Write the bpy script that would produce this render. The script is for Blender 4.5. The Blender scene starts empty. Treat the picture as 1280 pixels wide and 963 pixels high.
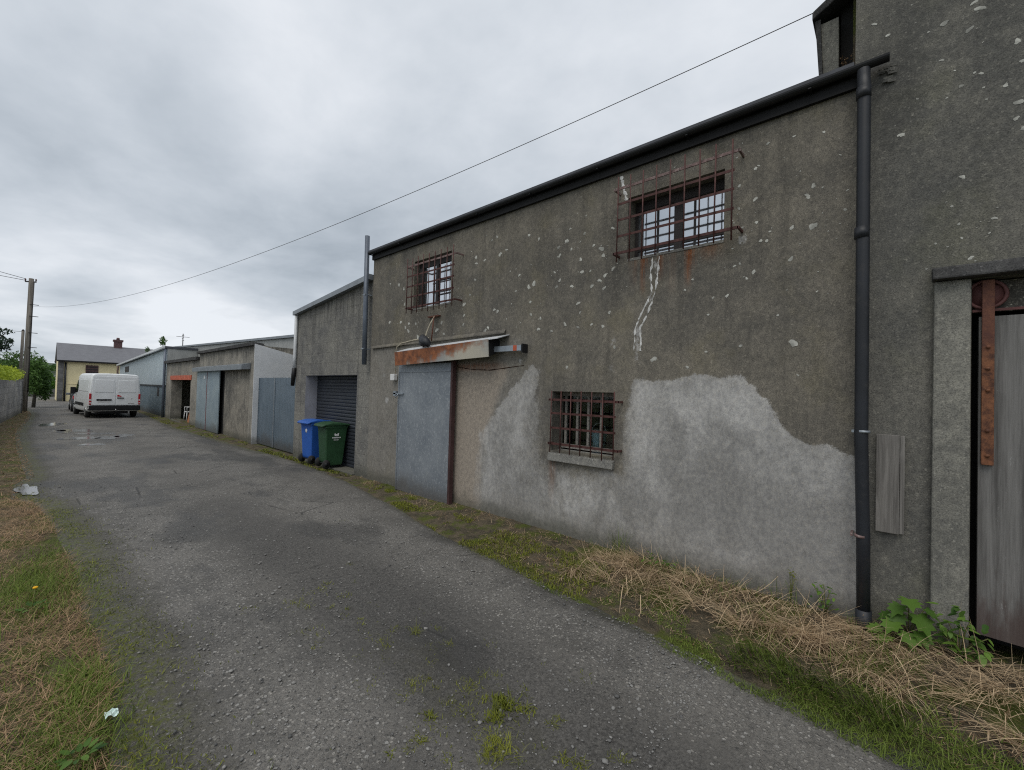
import bpy, math, random
import numpy as np
rnd = random.Random(7)
rng = np.random.default_rng(11)
sc = bpy.context.scene
COL = sc.collection

# ------------------------------------------------------------------ helpers
def srgb(r, g, b):
    f = lambda c: (c/12.92 if c <= .04045 else ((c+.055)/1.055)**2.4)
    return (f(r/255), f(g/255), f(b/255), 1)

def tag(o, label=None, cat=None, group=None, kind=None):
    if label: o['label'] = label
    if cat: o['category'] = cat
    if group: o['group'] = group
    if kind: o['kind'] = kind
    return o

def thing(name, label, cat, loc=(0, 0, 0), rz=0.0, group=None):
    o = bpy.data.objects.new(name, None)
    o.empty_display_size = .2
    COL.objects.link(o)
    o.location = loc
    o.rotation_euler = (0, 0, rz)
    return tag(o, label, cat, group)

def root_of(o):
    while o.parent: o = o.parent
    return o

class MB:
    """collects shapes, then links them as ONE mesh object"""
    def __init__(s): s.v = []; s.f = []; s.m = []; s.sm = []
    def add(s, vs, fs, mi=0, smooth=False):
        b = len(s.v)
        s.v += [tuple(map(float, p)) for p in vs]
        for f in fs:
            s.f.append(tuple(b+i for i in f)); s.m.append(mi); s.sm.append(smooth)
        return s
    def hexa(s, c, mi=0):
        return s.add(c, [(0,3,2,1),(4,5,6,7),(0,1,5,4),(1,2,6,5),(2,3,7,6),(3,0,4,7)], mi)
    def box(s, x0, x1, y0, y1, z0, z1, mi=0):
        return s.hexa([(x0,y0,z0),(x1,y0,z0),(x1,y1,z0),(x0,y1,z0),(x0,y0,z1),(x1,y0,z1),(x1,y1,z1),(x0,y1,z1)], mi)
    def beam(s, a, b, w, h, mi=0, up=(0,0,1)):
        a = np.array(a, float); b = np.array(b, float); d = b-a; d /= np.linalg.norm(d)
        up = np.array(up, float)
        if abs(d@up) > .97: up = np.array((0,1.,0)) if abs(d[1]) < .9 else np.array((1.,0,0))
        r = np.cross(d, up); r /= np.linalg.norm(r); u = np.cross(r, d)
        c = []
        for p in (a, b):
            for i, j in ((-1,-1),(1,-1),(1,1),(-1,1)): c.append(p+r*w/2*i+u*h/2*j)
        return s.hexa(c, mi)
    def tube(s, pts, r, n=8, mi=0, cap=True):
        pts = [np.array(p, float) for p in pts]
        rs = r if hasattr(r, '__len__') else [r]*len(pts)
        vs = []; fs = []; prev = None
        for i, p in enumerate(pts):
            d = pts[min(i+1, len(pts)-1)]-pts[max(i-1, 0)]; d /= (np.linalg.norm(d)+1e-9)
            if prev is None:
                ref = np.array((0,0,1.)) if abs(d[2]) < .9 else np.array((1.,0,0))
                x = np.cross(d, ref)
            else: x = prev-d*(prev@d)
            x /= np.linalg.norm(x)+1e-9; prev = x; y = np.cross(d, x)
            for k in range(n):
                a = 2*math.pi*k/n; vs.append(p+(x*math.cos(a)+y*math.sin(a))*rs[i])
        for i in range(len(pts)-1):
            for k in range(n):
                a = i*n+k; b = i*n+(k+1) % n; fs.append((a, b, b+n, a+n))
        if cap: fs.append(tuple(range(n))[::-1]); fs.append(tuple((len(pts)-1)*n+k for k in range(n)))
        return s.add(vs, fs, mi, True)
    def prism(s, poly, axis, a, b, mi=0):
        """extrude a 2D polygon along axis ('x': poly is (y,z); 'y': (x,z); 'z': (x,y))"""
        n = len(poly)
        mk = {'x': lambda p, t: (t, p[0], p[1]), 'y': lambda p, t: (p[0], t, p[1]), 'z': lambda p, t: (p[0], p[1], t)}[axis]
        vs = [mk(p, a) for p in poly]+[mk(p, b) for p in poly]
        fs = [tuple(range(n)), tuple(range(2*n-1, n-1, -1))]+[(i, i+n, (i+1) % n+n, (i+1) % n) for i in range(n)]
        return s.add(vs, fs, mi)
    def disc(s, c, axis, r, h, n=16, mi=0):
        c = np.array(c, float); d = np.zeros(3); d['xyz'.index(axis)] = h/2
        return s.tube([c-d, c+d], r, n, mi)
    def build(s, name, mats, parent=None, local=False, bevel=0, seg=2, smooth_angle=None):
        me = bpy.data.meshes.new(name)
        v = np.array(s.v, float)
        if parent is not None and not local: v = v-np.array(root_of(parent).location)
        me.from_pydata(v.tolist(), [], s.f)
        mats = mats if isinstance(mats, (list, tuple)) else [mats]
        for m in mats: me.materials.append(m)
        me.polygons.foreach_set('material_index', s.m)
        me.polygons.foreach_set('use_smooth', s.sm)
        import bmesh
        bm = bmesh.new(); bm.from_mesh(me); bmesh.ops.recalc_face_normals(bm, faces=bm.faces); bm.to_mesh(me); bm.free()
        o = bpy.data.objects.new(name, me); COL.objects.link(o)
        if parent is not None: o.parent = parent
        if bevel:
            bv = o.modifiers.new('bevel', 'BEVEL'); bv.width = bevel; bv.segments = seg; bv.limit_method = 'ANGLE'; bv.angle_limit = math.radians(40)
            bv.harden_normals = False
        return o

def fastmesh(name, v, f, mat, parent=None, attrs=None, smooth=False, mats=None, mi=None):
    """v (N,3) array, f (M,4) or (M,3) int array"""
    me = bpy.data.meshes.new(name)
    v = np.asarray(v, np.float32)
    if parent is not None: v = v-np.array(root_of(parent).location, np.float32)
    f = np.asarray(f, np.int32); k = f.shape[1]
    me.vertices.add(len(v)); me.vertices.foreach_set('co', v.ravel())
    me.loops.add(f.size); me.loops.foreach_set('vertex_index', f.ravel())
    me.polygons.add(len(f)); me.polygons.foreach_set('loop_start', np.arange(0, f.size, k, dtype=np.int32))
    me.polygons.foreach_set('loop_total', np.full(len(f), k, np.int32))
    for m in (mats or [mat]): me.materials.append(m)
    if mi is not None: me.polygons.foreach_set('material_index', np.asarray(mi, np.int32))
    if smooth: me.polygons.foreach_set('use_smooth', np.ones(len(f), bool))
    for n_, a in (attrs or {}).items():
        at = me.attributes.new(n_, 'FLOAT', 'POINT'); at.data.foreach_set('value', np.asarray(a, np.float32))
    me.update(calc_edges=True)
    o = bpy.data.objects.new(name, me); COL.objects.link(o)
    if parent is not None: o.parent = parent
    return o

# smooth value noise for python-side shaping
_perm = rng.random((64, 64))
def vnoise(x, y):
    x = np.asarray(x, float); y = np.asarray(y, float)
    xi = np.floor(x).astype(int); yi = np.floor(y).astype(int); fx = x-xi; fy = y-yi
    fx = fx*fx*(3-2*fx); fy = fy*fy*(3-2*fy)
    g = lambda a, b: _perm[a % 64, b % 64]
    return (g(xi, yi)*(1-fx)+g(xi+1, yi)*fx)*(1-fy)+(g(xi, yi+1)*(1-fx)+g(xi+1, yi+1)*fx)*fy
def fbm(x, y, o=4):
    s = 0; a = .5
    for i in range(o): s = s+a*vnoise(x*2**i+17*i, y*2**i+9*i); a *= .5
    return s/(1-.5**o)

# ------------------------------------------------------------------ materials
class NT:
    def __init__(s, name):
        s.mat = bpy.data.materials.new(name); s.mat.use_nodes = True
        s.t = s.mat.node_tree; s.t.nodes.clear()
        s.out = s.n('ShaderNodeOutputMaterial'); s.bsdf = s.n('ShaderNodeBsdfPrincipled')
        s.l(s.bsdf.outputs[0], s.out.inputs[0])
        s.tc = s.n('ShaderNodeTexCoord'); s.obj = s.tc.outputs['Object']
    def n(s, ty, **k):
        n = s.t.nodes.new(ty)
        for a, b in k.items(): setattr(n, a, b)
        return n
    def l(s, a, b): s.t.links.new(a, b)
    def put(s, inp, val):
        if hasattr(val, 'is_linked') or isinstance(val, bpy.types.NodeSocket): s.l(val, inp)
        else: inp.default_value = val
    def map(s, scale=(1, 1, 1), loc=(0, 0, 0), vec=None):
        m = s.n('ShaderNodeMapping'); s.l(vec or s.obj, m.inputs[0])
        m.inputs['Scale'].default_value = scale; m.inputs['Location'].default_value = loc
        return m.outputs[0]
    def noise(s, scale, detail=4, rough=.55, vec=None, dist=0):
        n = s.n('ShaderNodeTexNoise'); s.l(vec or s.obj, n.inputs['Vector'])
        n.inputs['Scale'].default_value = scale; n.inputs['Detail'].default_value = detail
        n.inputs['Roughness'].default_value = rough; n.inputs['Distortion'].default_value = dist
        return n.outputs[0]
    def vor(s, scale, vec=None, feature='F1', rand=1):
        n = s.n('ShaderNodeTexVoronoi', feature=feature); s.l(vec or s.obj, n.inputs['Vector'])
        n.inputs['Scale'].default_value = scale; n.inputs['Randomness'].default_value = rand
        return n
    def math(s, op, a, b=0., c=0., clamp=False):
        n = s.n('ShaderNodeMath', operation=op); n.use_clamp = clamp
        s.put(n.inputs[0], a); s.put(n.inputs[1], b)
        if op in ('MULTIPLY_ADD', 'SMOOTH_MIN'): s.put(n.inputs[2], c)
        return n.outputs[0]
    def rng(s, x, a, b, c=0., d=1.):
        n = s.n('ShaderNodeMapRange', interpolation_type='SMOOTHSTEP'); s.put(n.inputs[0], x)
        for i, q in enumerate((a, b, c, d)): n.inputs[i+1].default_value = q
        return n.outputs[0]
    def mix(s, fac, a, b, mode='MIX'):
        n = s.n('ShaderNodeMix', data_type='RGBA', blend_type=mode)
        s.put(n.inputs[0], fac); s.put(n.inputs[6], a); s.put(n.inputs[7], b)
        return n.outputs[2]
    def attr(s, name):
        n = s.n('ShaderNodeAttribute'); n.attribute_name = name
        return n.outputs['Fac']
    def sep(s, vec=None):
        n = s.n('ShaderNodeSeparateXYZ'); s.l(vec or s.obj, n.inputs[0]); return n.outputs
    def bump(s, h, strength=.3, dist=.01, normal=None):
        n = s.n('ShaderNodeBump'); s.put(n.inputs['Height'], h)
        n.inputs['Strength'].default_value = strength; n.inputs['Distance'].default_value = dist
        if normal: s.l(normal, n.inputs['Normal'])
        s.l(n.outputs[0], s.bsdf.inputs['Normal']); return n.outputs[0]
    def fin(s, col=None, rough=.85, metal=0., spec=.3):
        if col is not None: s.put(s.bsdf.inputs['Base Color'], col)
        s.put(s.bsdf.inputs['Roughness'], rough); s.put(s.bsdf.inputs['Metallic'], metal)
        s.bsdf.inputs['Specular IOR Level'].default_value = spec
        return s.mat

def A(v, tint=(1, 1, 1)): return (v*tint[0], v*tint[1], v*tint[2], 1)

def mat_plain(name, col, rough=.6, metal=0, var=.25, scale=6, bumpk=0, spec=.35, grime=None):
    t = NT(name); n = t.noise(scale, 5, .6)
    lo = tuple(c*(1-var) for c in col[:3])+(1,); hi = tuple(min(1, c*(1+var)) for c in col[:3])+(1,)
    c = t.mix(t.rng(n, .3, .7), lo, hi)
    if grime is not None:
        g = t.rng(t.noise(scale*2.3, 6, .7), .5, .72); c = t.mix(g, c, grime)
    if bumpk: t.bump(t.noise(scale*12, 4), bumpk, .004)
    return t.fin(c, rough, metal, spec)

def mat_concrete(name, base, dark, light, streak=.5, patchcol=None, patch2=None, blocks=None, speck=1., pebble=.4, greenc=None, drip=None, stain=False, mottle=1.):
    """weathered cement render: cloudy tone, vertical run-off streaks, gritty speckle, optional own-shaped repairs"""
    t = NT(name)
    big = t.noise(.9, 6, .62); mid = t.noise(4.2, 6, .65)
    grit = t.noise(120, 3, .7); vg = t.vor(95)
    st = t.noise(1.0, 5, .65, t.map((5, 5, .45)))
    c = t.mix(t.rng(big, .33, .68), dark, base)
    c = t.mix(t.math('MULTIPLY', t.rng(mid, .42, .75), .55), c, light)
    c = t.mix(t.math('MULTIPLY', t.rng(st, .5, .78), streak), c, tuple(x*.62 for x in dark[:3])+(1,))
    if greenc: c = t.mix(t.math('MULTIPLY', t.rng(t.noise(1.7, 5, .6), .5, .72), .5), c, greenc)
    z = t.sep()[2]
    if stain:
        sn = t.math('ADD', t.attr('stain'), t.math('MULTIPLY', t.math('SUBTRACT', t.noise(2.4, 6, .7, t.map((1.4, 1.4, .7))), .5), 1.1))
        c = t.mix(t.math('MULTIPLY', t.rng(sn, .15, .95), .6), c, tuple(x*.62 for x in dark[:3])+(1,))
    if drip:
        dn_ = t.math('ADD', t.rng(z, drip[0], drip[1]), t.math('MULTIPLY', t.math('SUBTRACT', t.noise(1.0, 5, .7, t.map((8, 8, .35), (2, 5, 1))), .5), 2.6))
        c = t.mix(t.math('MULTIPLY', t.rng(dn_, .55, 1.15), .75), c, A(.035, (1, .98, .92)))
    h = t.math('ADD', t.math('MULTIPLY', grit, .8), t.math('MULTIPLY', vg.outputs['Distance'], .4))
    h = t.math('ADD', h, t.math('MULTIPLY', t.noise(22, 4, .6), .8))
    if patchcol:
        wob = t.math('ADD', t.math('MULTIPLY', t.math('SUBTRACT', t.noise(5, 5, .6), .5), .15), t.math('MULTIPLY', t.math('SUBTRACT', t.noise(34, 6, .85), .5), .10))
        pv = t.math('ADD', t.attr('patch'), wob)
        pm = t.math('MULTIPLY', t.rng(pv, -.008, .014), t.rng(t.math('ADD', pv, t.math('MULTIPLY', t.noise(4.5, 7, .75), .5)), .12, .36, .55, 1.))
        sf = t.math('MULTIPLY', t.rng(t.math('ADD', pv, t.math('MULTIPLY', t.math('SUBTRACT', t.noise(9, 7, .8), .5), .16)), -.05, .11), t.rng(t.noise(4, 7, .75, t.map((1, 1, .6), (2, 2, 2))), .3, .6, .35, .9))
        so_ = t.attr('soft'); pm = t.math('ADD', t.math('MULTIPLY', pm, t.math('SUBTRACT', 1., so_)), t.math('MULTIPLY', sf, so_))
        pn = t.noise(2.6, 7, .68, t.map((1.3, 1.3, .8)), .4)
        pc = t.mix(t.rng(pn, .36, .64), tuple(x*.64 for x in patchcol[:3])+(1,), patchcol)
        bs = t.noise(1.0, 6, .7, t.map((7, 7, 1.1)), .8); pc = t.mix(t.math('MULTIPLY', t.rng(bs, .5, .72), .5), pc, tuple(x*.62 for x in patchcol[:3])+(1,))
        pc = t.mix(t.math('MULTIPLY', t.rng(t.noise(1.4, 5, .6, t.map((1, 1, 1), (4, 2, 7))), .5, .68), .45), pc, tuple(x*1.22 for x in patchcol[:3])+(1,))
        pc = t.mix(t.math('MULTIPLY', t.rng(t.noise(9, 6, .7), .5, .75), .5), pc, tuple(x*1.25 for x in patchcol[:3])+(1,))
        tn = t.attr('tone'); pc = t.mix(t.math('MULTIPLY', t.rng(t.math('ADD', tn, t.math('MULTIPLY', t.math('SUBTRACT', t.noise(5, 6, .7), .5), .8)), .1, .9), .75), pc, tuple(min(1, x*1.32) for x in patchcol[:3])+(1,))
        pc = t.mix(t.math('MULTIPLY', t.rng(t.math('SUBTRACT', t.math('MULTIPLY', t.math('SUBTRACT', t.noise(3.6, 7, .72), .5), .9), tn), .1, .9), .7), pc, A(.235, (1.01, 1, .98)))
        # damp brown staining low on the patch
        pc = t.mix(t.math('MULTIPLY', t.rng(t.math('ADD', z, t.math('MULTIPLY', mid, .6)), .85, .25), .62), pc, A(.19, (1.08, 1, .88)))
        edge = t.math('MULTIPLY', t.rng(pv, .1, .0), t.rng(pv, -.01, .02))
        pc = t.mix(t.math('MULTIPLY', edge, .55), pc, tuple(x*1.2 for x in patchcol[:3])+(1,))
        c2 = t.mix(t.math('MULTIPLY', t.rng(t.math('ADD', t.attr('cream'), wob), -.02, .12), .9), c, patch2)
        lowm = t.attr('low')
        c2 = t.mix(t.math('MULTIPLY', lowm, t.rng(mid, .3, .6, .35, .75)), c2, A(.26, (1.02, .98, .9)))
        c2 = t.mix(t.math('MULTIPLY', t.rng(t.math('ADD', t.attr('cream'), wob), -.02, .12), .85), c2, patch2)
        c = t.mix(pm, c2, pc)
        ru = t.math('MINIMUM', t.math('MULTIPLY', t.attr('rust'), t.rng(t.noise(1, 5, .75, t.map((38, 38, 1.5))), .3, .56)), .92)
        c = t.mix(ru, c, t.mix(mid, srgb(108, 62, 32), srgb(150, 88, 46)))
        h = t.math('ADD', t.math('MULTIPLY', h, t.math('MULTIPLY_ADD', pm, -.7, 1.)), t.math('MULTIPLY', pm, 1.3))
    spk = t.rng(vg.outputs['Color'], .80, .93)
    c = t.mix(t.math('MULTIPLY', spk, .42*speck), c, tuple(min(1, x*2.0) for x in light[:3])+(1,))
    c = t.mix(t.math('MULTIPLY', t.rng(t.noise(46, 5, .8), .5, .66), .30), c, tuple(min(1, x*1.25) for x in light[:3])+(1,))
    c = t.mix(t.math('MULTIPLY', t.rng(grit, .54, .36), t.math('MULTIPLY_ADD', pm, -.35, .6) if patchcol else .6), c, tuple(x*.5 for x in dark[:3])+(1,))
    mot = t.noise(23, 6, .82, t.map((1, 1, .8))); dab = t.noise(1, 5, .75, t.map((34, 34, 11), (3, 1, 2)))
    c = t.mix(mottle, c, t.mix(t.rng(mot, .34, .66), A(.80, (1, 1, 1.02)), A(1.22, (1, .99, .97))), 'MULTIPLY')
    c = t.mix(t.math('MULTIPLY', t.rng(dab, .55, .72), .26*mottle), c, tuple(x*.55 for x in dark[:3])+(1,))
    # splash-back green/brown at the foot
    foot = t.rng(t.math('ADD', z, t.math('MULTIPLY', mid, -.35)), .12, -.1)
    c = t.mix(t.math('MULTIPLY', foot, .6), c, A(.06, (1, 1.02, .75)))
    if blocks:
        b = t.n('ShaderNodeTexBrick'); sx = t.sep(); cb = t.n('ShaderNodeCombineXYZ')
        t.l(sx[1], cb.inputs[0]); t.l(sx[2], cb.inputs[1]); t.l(cb.outputs[0], b.inputs['Vector'])
        b.inputs['Scale'].default_value = 1; b.inputs['Brick Width'].default_value = .44; b.inputs['Row Height'].default_value = .22
        b.inputs['Mortar Size'].default_value = .008; b.inputs['Mortar Smooth'].default_value = .4
        b.inputs['Color1'].default_value = A(.8); b.inputs['Color2'].default_value = A(1.15); b.inputs['Mortar'].default_value = A(.55)
        c = t.mix(blocks, c, b.outputs[0], 'MULTIPLY'); h = t.math('ADD', h, t.math('MULTIPLY', b.outputs['Fac'], -1.2*blocks))
    t.bump(h, pebble, .006)
    return t.fin(c, .92, 0, .2)

M = {}
M['wall'] = mat_concrete('cement_render', A(.18, (1.09, 1, .83)), A(.112, (1.05, 1, .90)), A(.245, (1.1, 1, .83)), .8, speck=.45,
                         patchcol=A(.40, (1, .995, .98)), patch2=A(.32, (1.13, .98, .82)), greenc=A(.175, (1.12, 1, .66)), pebble=.35, stain=True)
M['wall_tall'] = mat_concrete('dark_cement_render', A(.172, (1.04, 1, .88)), A(.11, (1.0, 1, .94)), A(.22, (1.04, 1, .87)), .6, greenc=A(.15, (1.02, 1.02, .72)), pebble=.5, speck=.55, stain=True)
M['pier'] = mat_concrete('pier_render', A(.24, (1.02, 1, .88)), A(.15, (1, 1, .92)), A(.32, (1.02, 1, .88)), .5, speck=.5)
M['garage'] = mat_concrete('garage_concrete', A(.23, (1.03, 1, .89)), A(.13), A(.31, (1.03, 1, .89)), 1.0, blocks=.28, pebble=.9, drip=(2.2, 3.9))
M['shedwall'] = mat_concrete('shed_concrete', A(.32, (1.07, 1, .86)), A(.15, (1, .98, .9)), A(.42, (1.07, 1, .86)), .95, drip=(1.5, 3.3))
M['panel'] = mat_concrete('panel_concrete', A(.29, (1.09, 1, .84)), A(.11, (1, .97, .9)), A(.40, (1.07, 1, .84)), 1.0, drip=(1.0, 2.5))
M['blockwall'] = mat_concrete('block_masonry', A(.33, (1.04, 1, .92)), A(.18), A(.40), .45, blocks=.9)
M['whitewash'] = mat_concrete('white_painted_render', A(.70, (.97, 1, 1.03)), A(.60, (.97, 1, 1.03)), A(.74), .10, speck=.1, pebble=.12, mottle=.15)
M['cream'] = mat_plain('cream_paint', srgb(226, 213, 172), .8, 0, .07, 2)
M['quoin'] = mat_concrete('stone_pier', A(.2), A(.12), A(.26), .5, blocks=.8)
M['lintel'] = mat_concrete('dark_lintel', A(.075, (1, 1, 1.02)), A(.045), A(.13), .5)
M['sill'] = mat_concrete('concrete_sill', A(.25, (1.02, 1, .9)), A(.15), A(.32, (1.02, 1, .9)), .3)
M['lichen'] = mat_plain('pale_lichen', A(.40, (1, 1, .92)), .95, 0, .42, 9, grime=A(.24, (1, 1, .9)))
M['crack'] = mat_plain('rusty_crack', srgb(58, 40, 30), .95, 0, .4, 30)
M['filler'] = mat_plain('white_crack_filler', A(.62, (1, 1, .98)), .9, 0, .25, 30)
M['black'] = mat_plain('black_plastic', srgb(24, 25, 28), .5, 0, .15, 4)
M['pipe'] = mat_plain('dark_grey_plastic_pipe', srgb(34, 37, 43), .5, 0, .2, 3, spec=.4, grime=srgb(50, 50, 52))
M['fascia'] = mat_plain('black_painted_timber', srgb(20, 20, 22), .7, 0, .3, 5)
M['slate'] = mat_plain('slate', srgb(74, 76, 82), .7, 0, .25, 5, .3)
M['barred'] = mat_plain('maroon_bar_paint', srgb(76, 47, 45), .65, 0, .35, 25, grime=srgb(86, 58, 44))
M['barplain'] = mat_plain('greyed_rail_paint', srgb(112, 92, 90), .7, 0, .4, 22, grime=srgb(170, 162, 158))
M['frame'] = mat_plain('dark_window_frame', srgb(48, 44, 44), .6, 0, .2)
M['oldframe'] = mat_plain('peeling_pale_frame', srgb(140, 136, 130), .8, 0, .3, 30, grime=srgb(80, 74, 68))
M['dark'] = mat_plain('unlit_interior_black', A(.02), .9, 0, .2)  # near-black colour in place of the missing light behind openings
M['woodgrey'] = None
M['galv'] = mat_plain('galvanised_steel', srgb(150, 158, 166), .45, .55, .15, 8)
M['whitemetal'] = mat_plain('white_trim', srgb(196, 199, 202), .5, 0, .08)
M['greymetal'] = mat_plain('grey_trim', srgb(130, 136, 142), .45, .3, .12)
M['rubber'] = mat_plain('tyre_rubber', A(.02), .8, 0, .2)
M['chrome'] = mat_plain('dull_steel', A(.5), .35, 1, .1)
M['cable'] = mat_plain('pale_cable', srgb(176, 168, 150), .7, 0, .2, 20)
M['tape'] = mat_plain('black_tape', srgb(38, 40, 46), .5, 0, .3, 40, grime=srgb(90, 92, 90))
M['white'] = mat_plain('white_plastic', A(.66), .45, 0, .06)
M['orange'] = mat_plain('orange_red_paint', srgb(186, 92, 64), .6, 0, .2, 6, grime=srgb(140, 84, 66))
M['tub'] = mat_plain('pale_blue_tub', srgb(186, 210, 220), .5, 0, .1)
M['brown'] = mat_plain('brown_drum', srgb(112, 92, 82), .7, 0, .2)
M['soilpipe'] = mat_plain('blue_grey_pipe', srgb(92, 100, 112), .4, .2, .12)

def mat_rustwood():
    t = NT('aged_door_board'); g = t.noise(1.2, 7, .72, t.map((20, 20, .8))); m = t.noise(2.2, 6, .65)
    c = t.mix(t.rng(g, .3, .7), A(.075, (1.03, .99, .96)), A(.20, (1.02, 1, .97)))
    c = t.mix(t.math('MULTIPLY', t.rng(m, .45, .7), .5), c, A(.15, (1, 1.0, .93)))
    z = t.sep()[2]
    rb = t.rng(t.math('ADD', z, t.math('MULTIPLY', t.noise(3.5, 6, .7, t.map((3, 3, .6))), -.95)), .06, -.2)
    c = t.mix(t.math('MULTIPLY', rb, .7), c, srgb(72, 56, 52))
    fl = t.rng(t.noise(16, 5, .75, t.map((1.6, 1.6, .5))), .66, .74); c = t.mix(t.math('MULTIPLY', fl, .5), c, A(.5))
    t.bump(g, .25, .006); return t.fin(c, .8)
M['oldboard'] = mat_rustwood()
def mat_wood():
    t = NT('weathered_plank'); g = t.noise(1.0, 7, .7, t.map((30, 30, 1.6), ), .6)
    c = t.mix(t.rng(g, .3, .72), A(.10, (1.04, .98, .92)), A(.235, (1.03, .98, .92)))
    t.bump(g, .4, .004); return t.fin(c, .85)
M['woodgrey'] = mat_wood()
def mat_pole():
    t = NT('creosoted_pole'); g = t.noise(1.0, 6, .7, t.map((26, 26, .8)))
    c = t.mix(t.rng(g, .3, .7), A(.07, (1.1, 1, .85)), A(.20, (1.1, 1, .88)))
    t.bump(g, .4, .01); return t.fin(c, .85)
M['pole'] = mat_pole()
def mat_rustsheet():
    t = NT('rusting_painted_sheet'); s = t.sep(); n = t.noise(4.5, 7, .68); n2 = t.noise(1.6, 5, .6)
    # rust eats in from the far end and along the upper fold
    y = t.math('MULTIPLY_ADD', s[1], .40, -.36)
    f = t.math('ADD', t.math('ADD', y, t.math('MULTIPLY', t.math('SUBTRACT', t.math('MULTIPLY_ADD', s[1], .037, s[2]), 2.28), 2.4)), t.math('MULTIPLY', t.math('SUBTRACT', n, .5), 1.2))
    m = t.rng(f, -.20, .18)
    rust = t.mix(t.rng(t.noise(9, 6, .7), .3, .7), srgb(96, 62, 48), srgb(158, 100, 66))
    pale = t.mix(t.rng(n2, .3, .7), srgb(150, 152, 152), srgb(184, 178, 164))
    c = t.mix(m, pale, rust); t.bump(n, .15, .01); return t.fin(c, .65)
M['rustsheet'] = mat_rustsheet()
def mat_strap():
    t = NT('rusty_strap_iron'); n = t.noise(16, 7, .8); z = t.sep()[2]
    up = t.rng(z, 1.95, 2.15)
    c = t.mix(t.rng(n, .35, .65), srgb(72, 48, 40), srgb(132, 88, 62))
    c = t.mix(t.math('MULTIPLY', up, .6), c, srgb(92, 60, 54))
    t.bump(n, .3, .006); return t.fin(c, .75)
M['strap'] = mat_strap()
M['maroonrail'] = mat_plain('maroon_iron', srgb(96, 62, 60), .65, 0, .25, 12)
def mat_galvdoor(name, c1, c2, fleck, corr=0):
    t = NT(name); n = t.noise(2.2, 6, .65); f = t.noise(34, 5, .75, t.map((1, 1, .7)))
    c = t.mix(t.rng(n, .3, .7), c1, c2)
    c = t.mix(t.math('MULTIPLY', t.rng(f, .5, .68), .65), c, fleck)
    c = t.mix(t.math('MULTIPLY', t.rng(t.math('ADD', t.sep()[2], t.math('MULTIPLY', n, -.6)), .12, -.25), .7), c, A(.07, (1.15, 1, .85)))
    st = t.noise(1.0, 5, .7, t.map((9, 9, .5))); c = t.mix(t.math('MULTIPLY', t.rng(st, .52, .8), .35), c, tuple(x*.55 for x in c1[:3])+(1,))
    if corr:
        w = t.math('SINE', t.math('MULTIPLY', t.sep()[1], corr)); t.bump(w, .5, .02)
    else: t.bump(n, .12, .02)
    return t.fin(c, .55, .25)
M['doorblue'] = mat_galvdoor('weathered_blue_grey_sheet', srgb(116, 123, 131), srgb(138, 144, 150), srgb(172, 177, 180))
M['gatemetal'] = mat_galvdoor('grey_blue_gate_sheet', srgb(98, 112, 124), srgb(112, 125, 136), srgb(122, 134, 144), 60)
M['sheddoor'] = mat_galvdoor('pale_blue_sheet', srgb(134, 150, 160), srgb(152, 166, 172), srgb(160, 172, 178))
M['cladpale'] = mat_galvdoor('pale_cladding', srgb(168, 180, 186), srgb(182, 192, 197), srgb(184, 194, 199), 40)
M['clad'] = mat_galvdoor('grey_corrugated_cladding', srgb(150, 152, 150), srgb(170, 171, 168), srgb(172, 173, 170), 34)
M['claddark'] = mat_galvdoor('slate_blue_cladding', srgb(104, 120, 130), srgb(120, 135, 144), srgb(126, 140, 148), 40)
M['shutter'] = mat_plain('dark_blue_grey_shutter', srgb(50, 54, 61), .5, .1, .1, 4)
M['reveal'] = mat_plain('grey_painted_reveal', srgb(150, 151, 158), .85, 0, .1, 5)
M['houseslate'] = mat_plain('house_slate', srgb(108, 109, 114), .75, 0, .08, 3)
M['brick'] = mat_plain('dark_brick', srgb(92, 70, 70), .85, 0, .25, 14)

def mat_glass(name, tint, refl_rough=.03):
    t = NT(name); t.bsdf.inputs['Coat Weight'].default_value = 0
    n = t.noise(3, 4, .6); t.bump(n, .02, .02)
    return t.fin(tint, refl_rough, .92, .5)
M['mirrorglass'] = mat_glass('sky_reflecting_pane', A(.60, (.95, 1, 1.05)), .06)
def mat_clear():
    m = bpy.data.materials.new('dusty_clear_pane'); m.use_nodes = True; t = m.node_tree; t.nodes.clear()
    o = t.nodes.new('ShaderNodeOutputMaterial'); mx = t.nodes.new('ShaderNodeMixShader'); tr = t.nodes.new('ShaderNodeBsdfTransparent'); g = t.nodes.new('ShaderNodeBsdfGlossy')
    fr = t.nodes.new('ShaderNodeFresnel'); fr.inputs[0].default_value = 1.45; g.inputs['Roughness'].default_value = .08
    t.links.new(fr.outputs[0], mx.inputs[0]); t.links.new(tr.outputs[0], mx.inputs[1]); t.links.new(g.outputs[0], mx.inputs[2]); t.links.new(mx.outputs[0], o.inputs[0])
    tr.inputs[0].default_value = (.8, .84, .84, 1); return m
M['clear'] = mat_clear()
M['vanwhite'] = mat_plain('white_van_paint', A(.76, (.97, 1, 1.02)), .3, 0, .05, 2, spec=.5)
M['carpaint'] = mat_plain('dark_car_paint', srgb(58, 60, 66), .25, .3, .1, spec=.5)
M['carglass'] = mat_plain('dark_glass', A(.02), .06, 0, .1, spec=.7)
M['redlamp'] = mat_plain('red_lamp_lens', srgb(176, 34, 44), .2, 0, .1, spec=.6)
M['redmark'] = mat_plain('red_lettering', srgb(190, 40, 50), .4, 0, .1)
M['blackmark'] = mat_plain('dark_lettering', srgb(40, 42, 48), .4, 0, .1)
M['bluebin'] = mat_plain('blue_bin_plastic', srgb(44, 92, 172), .45, 0, .08, 5)
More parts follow.
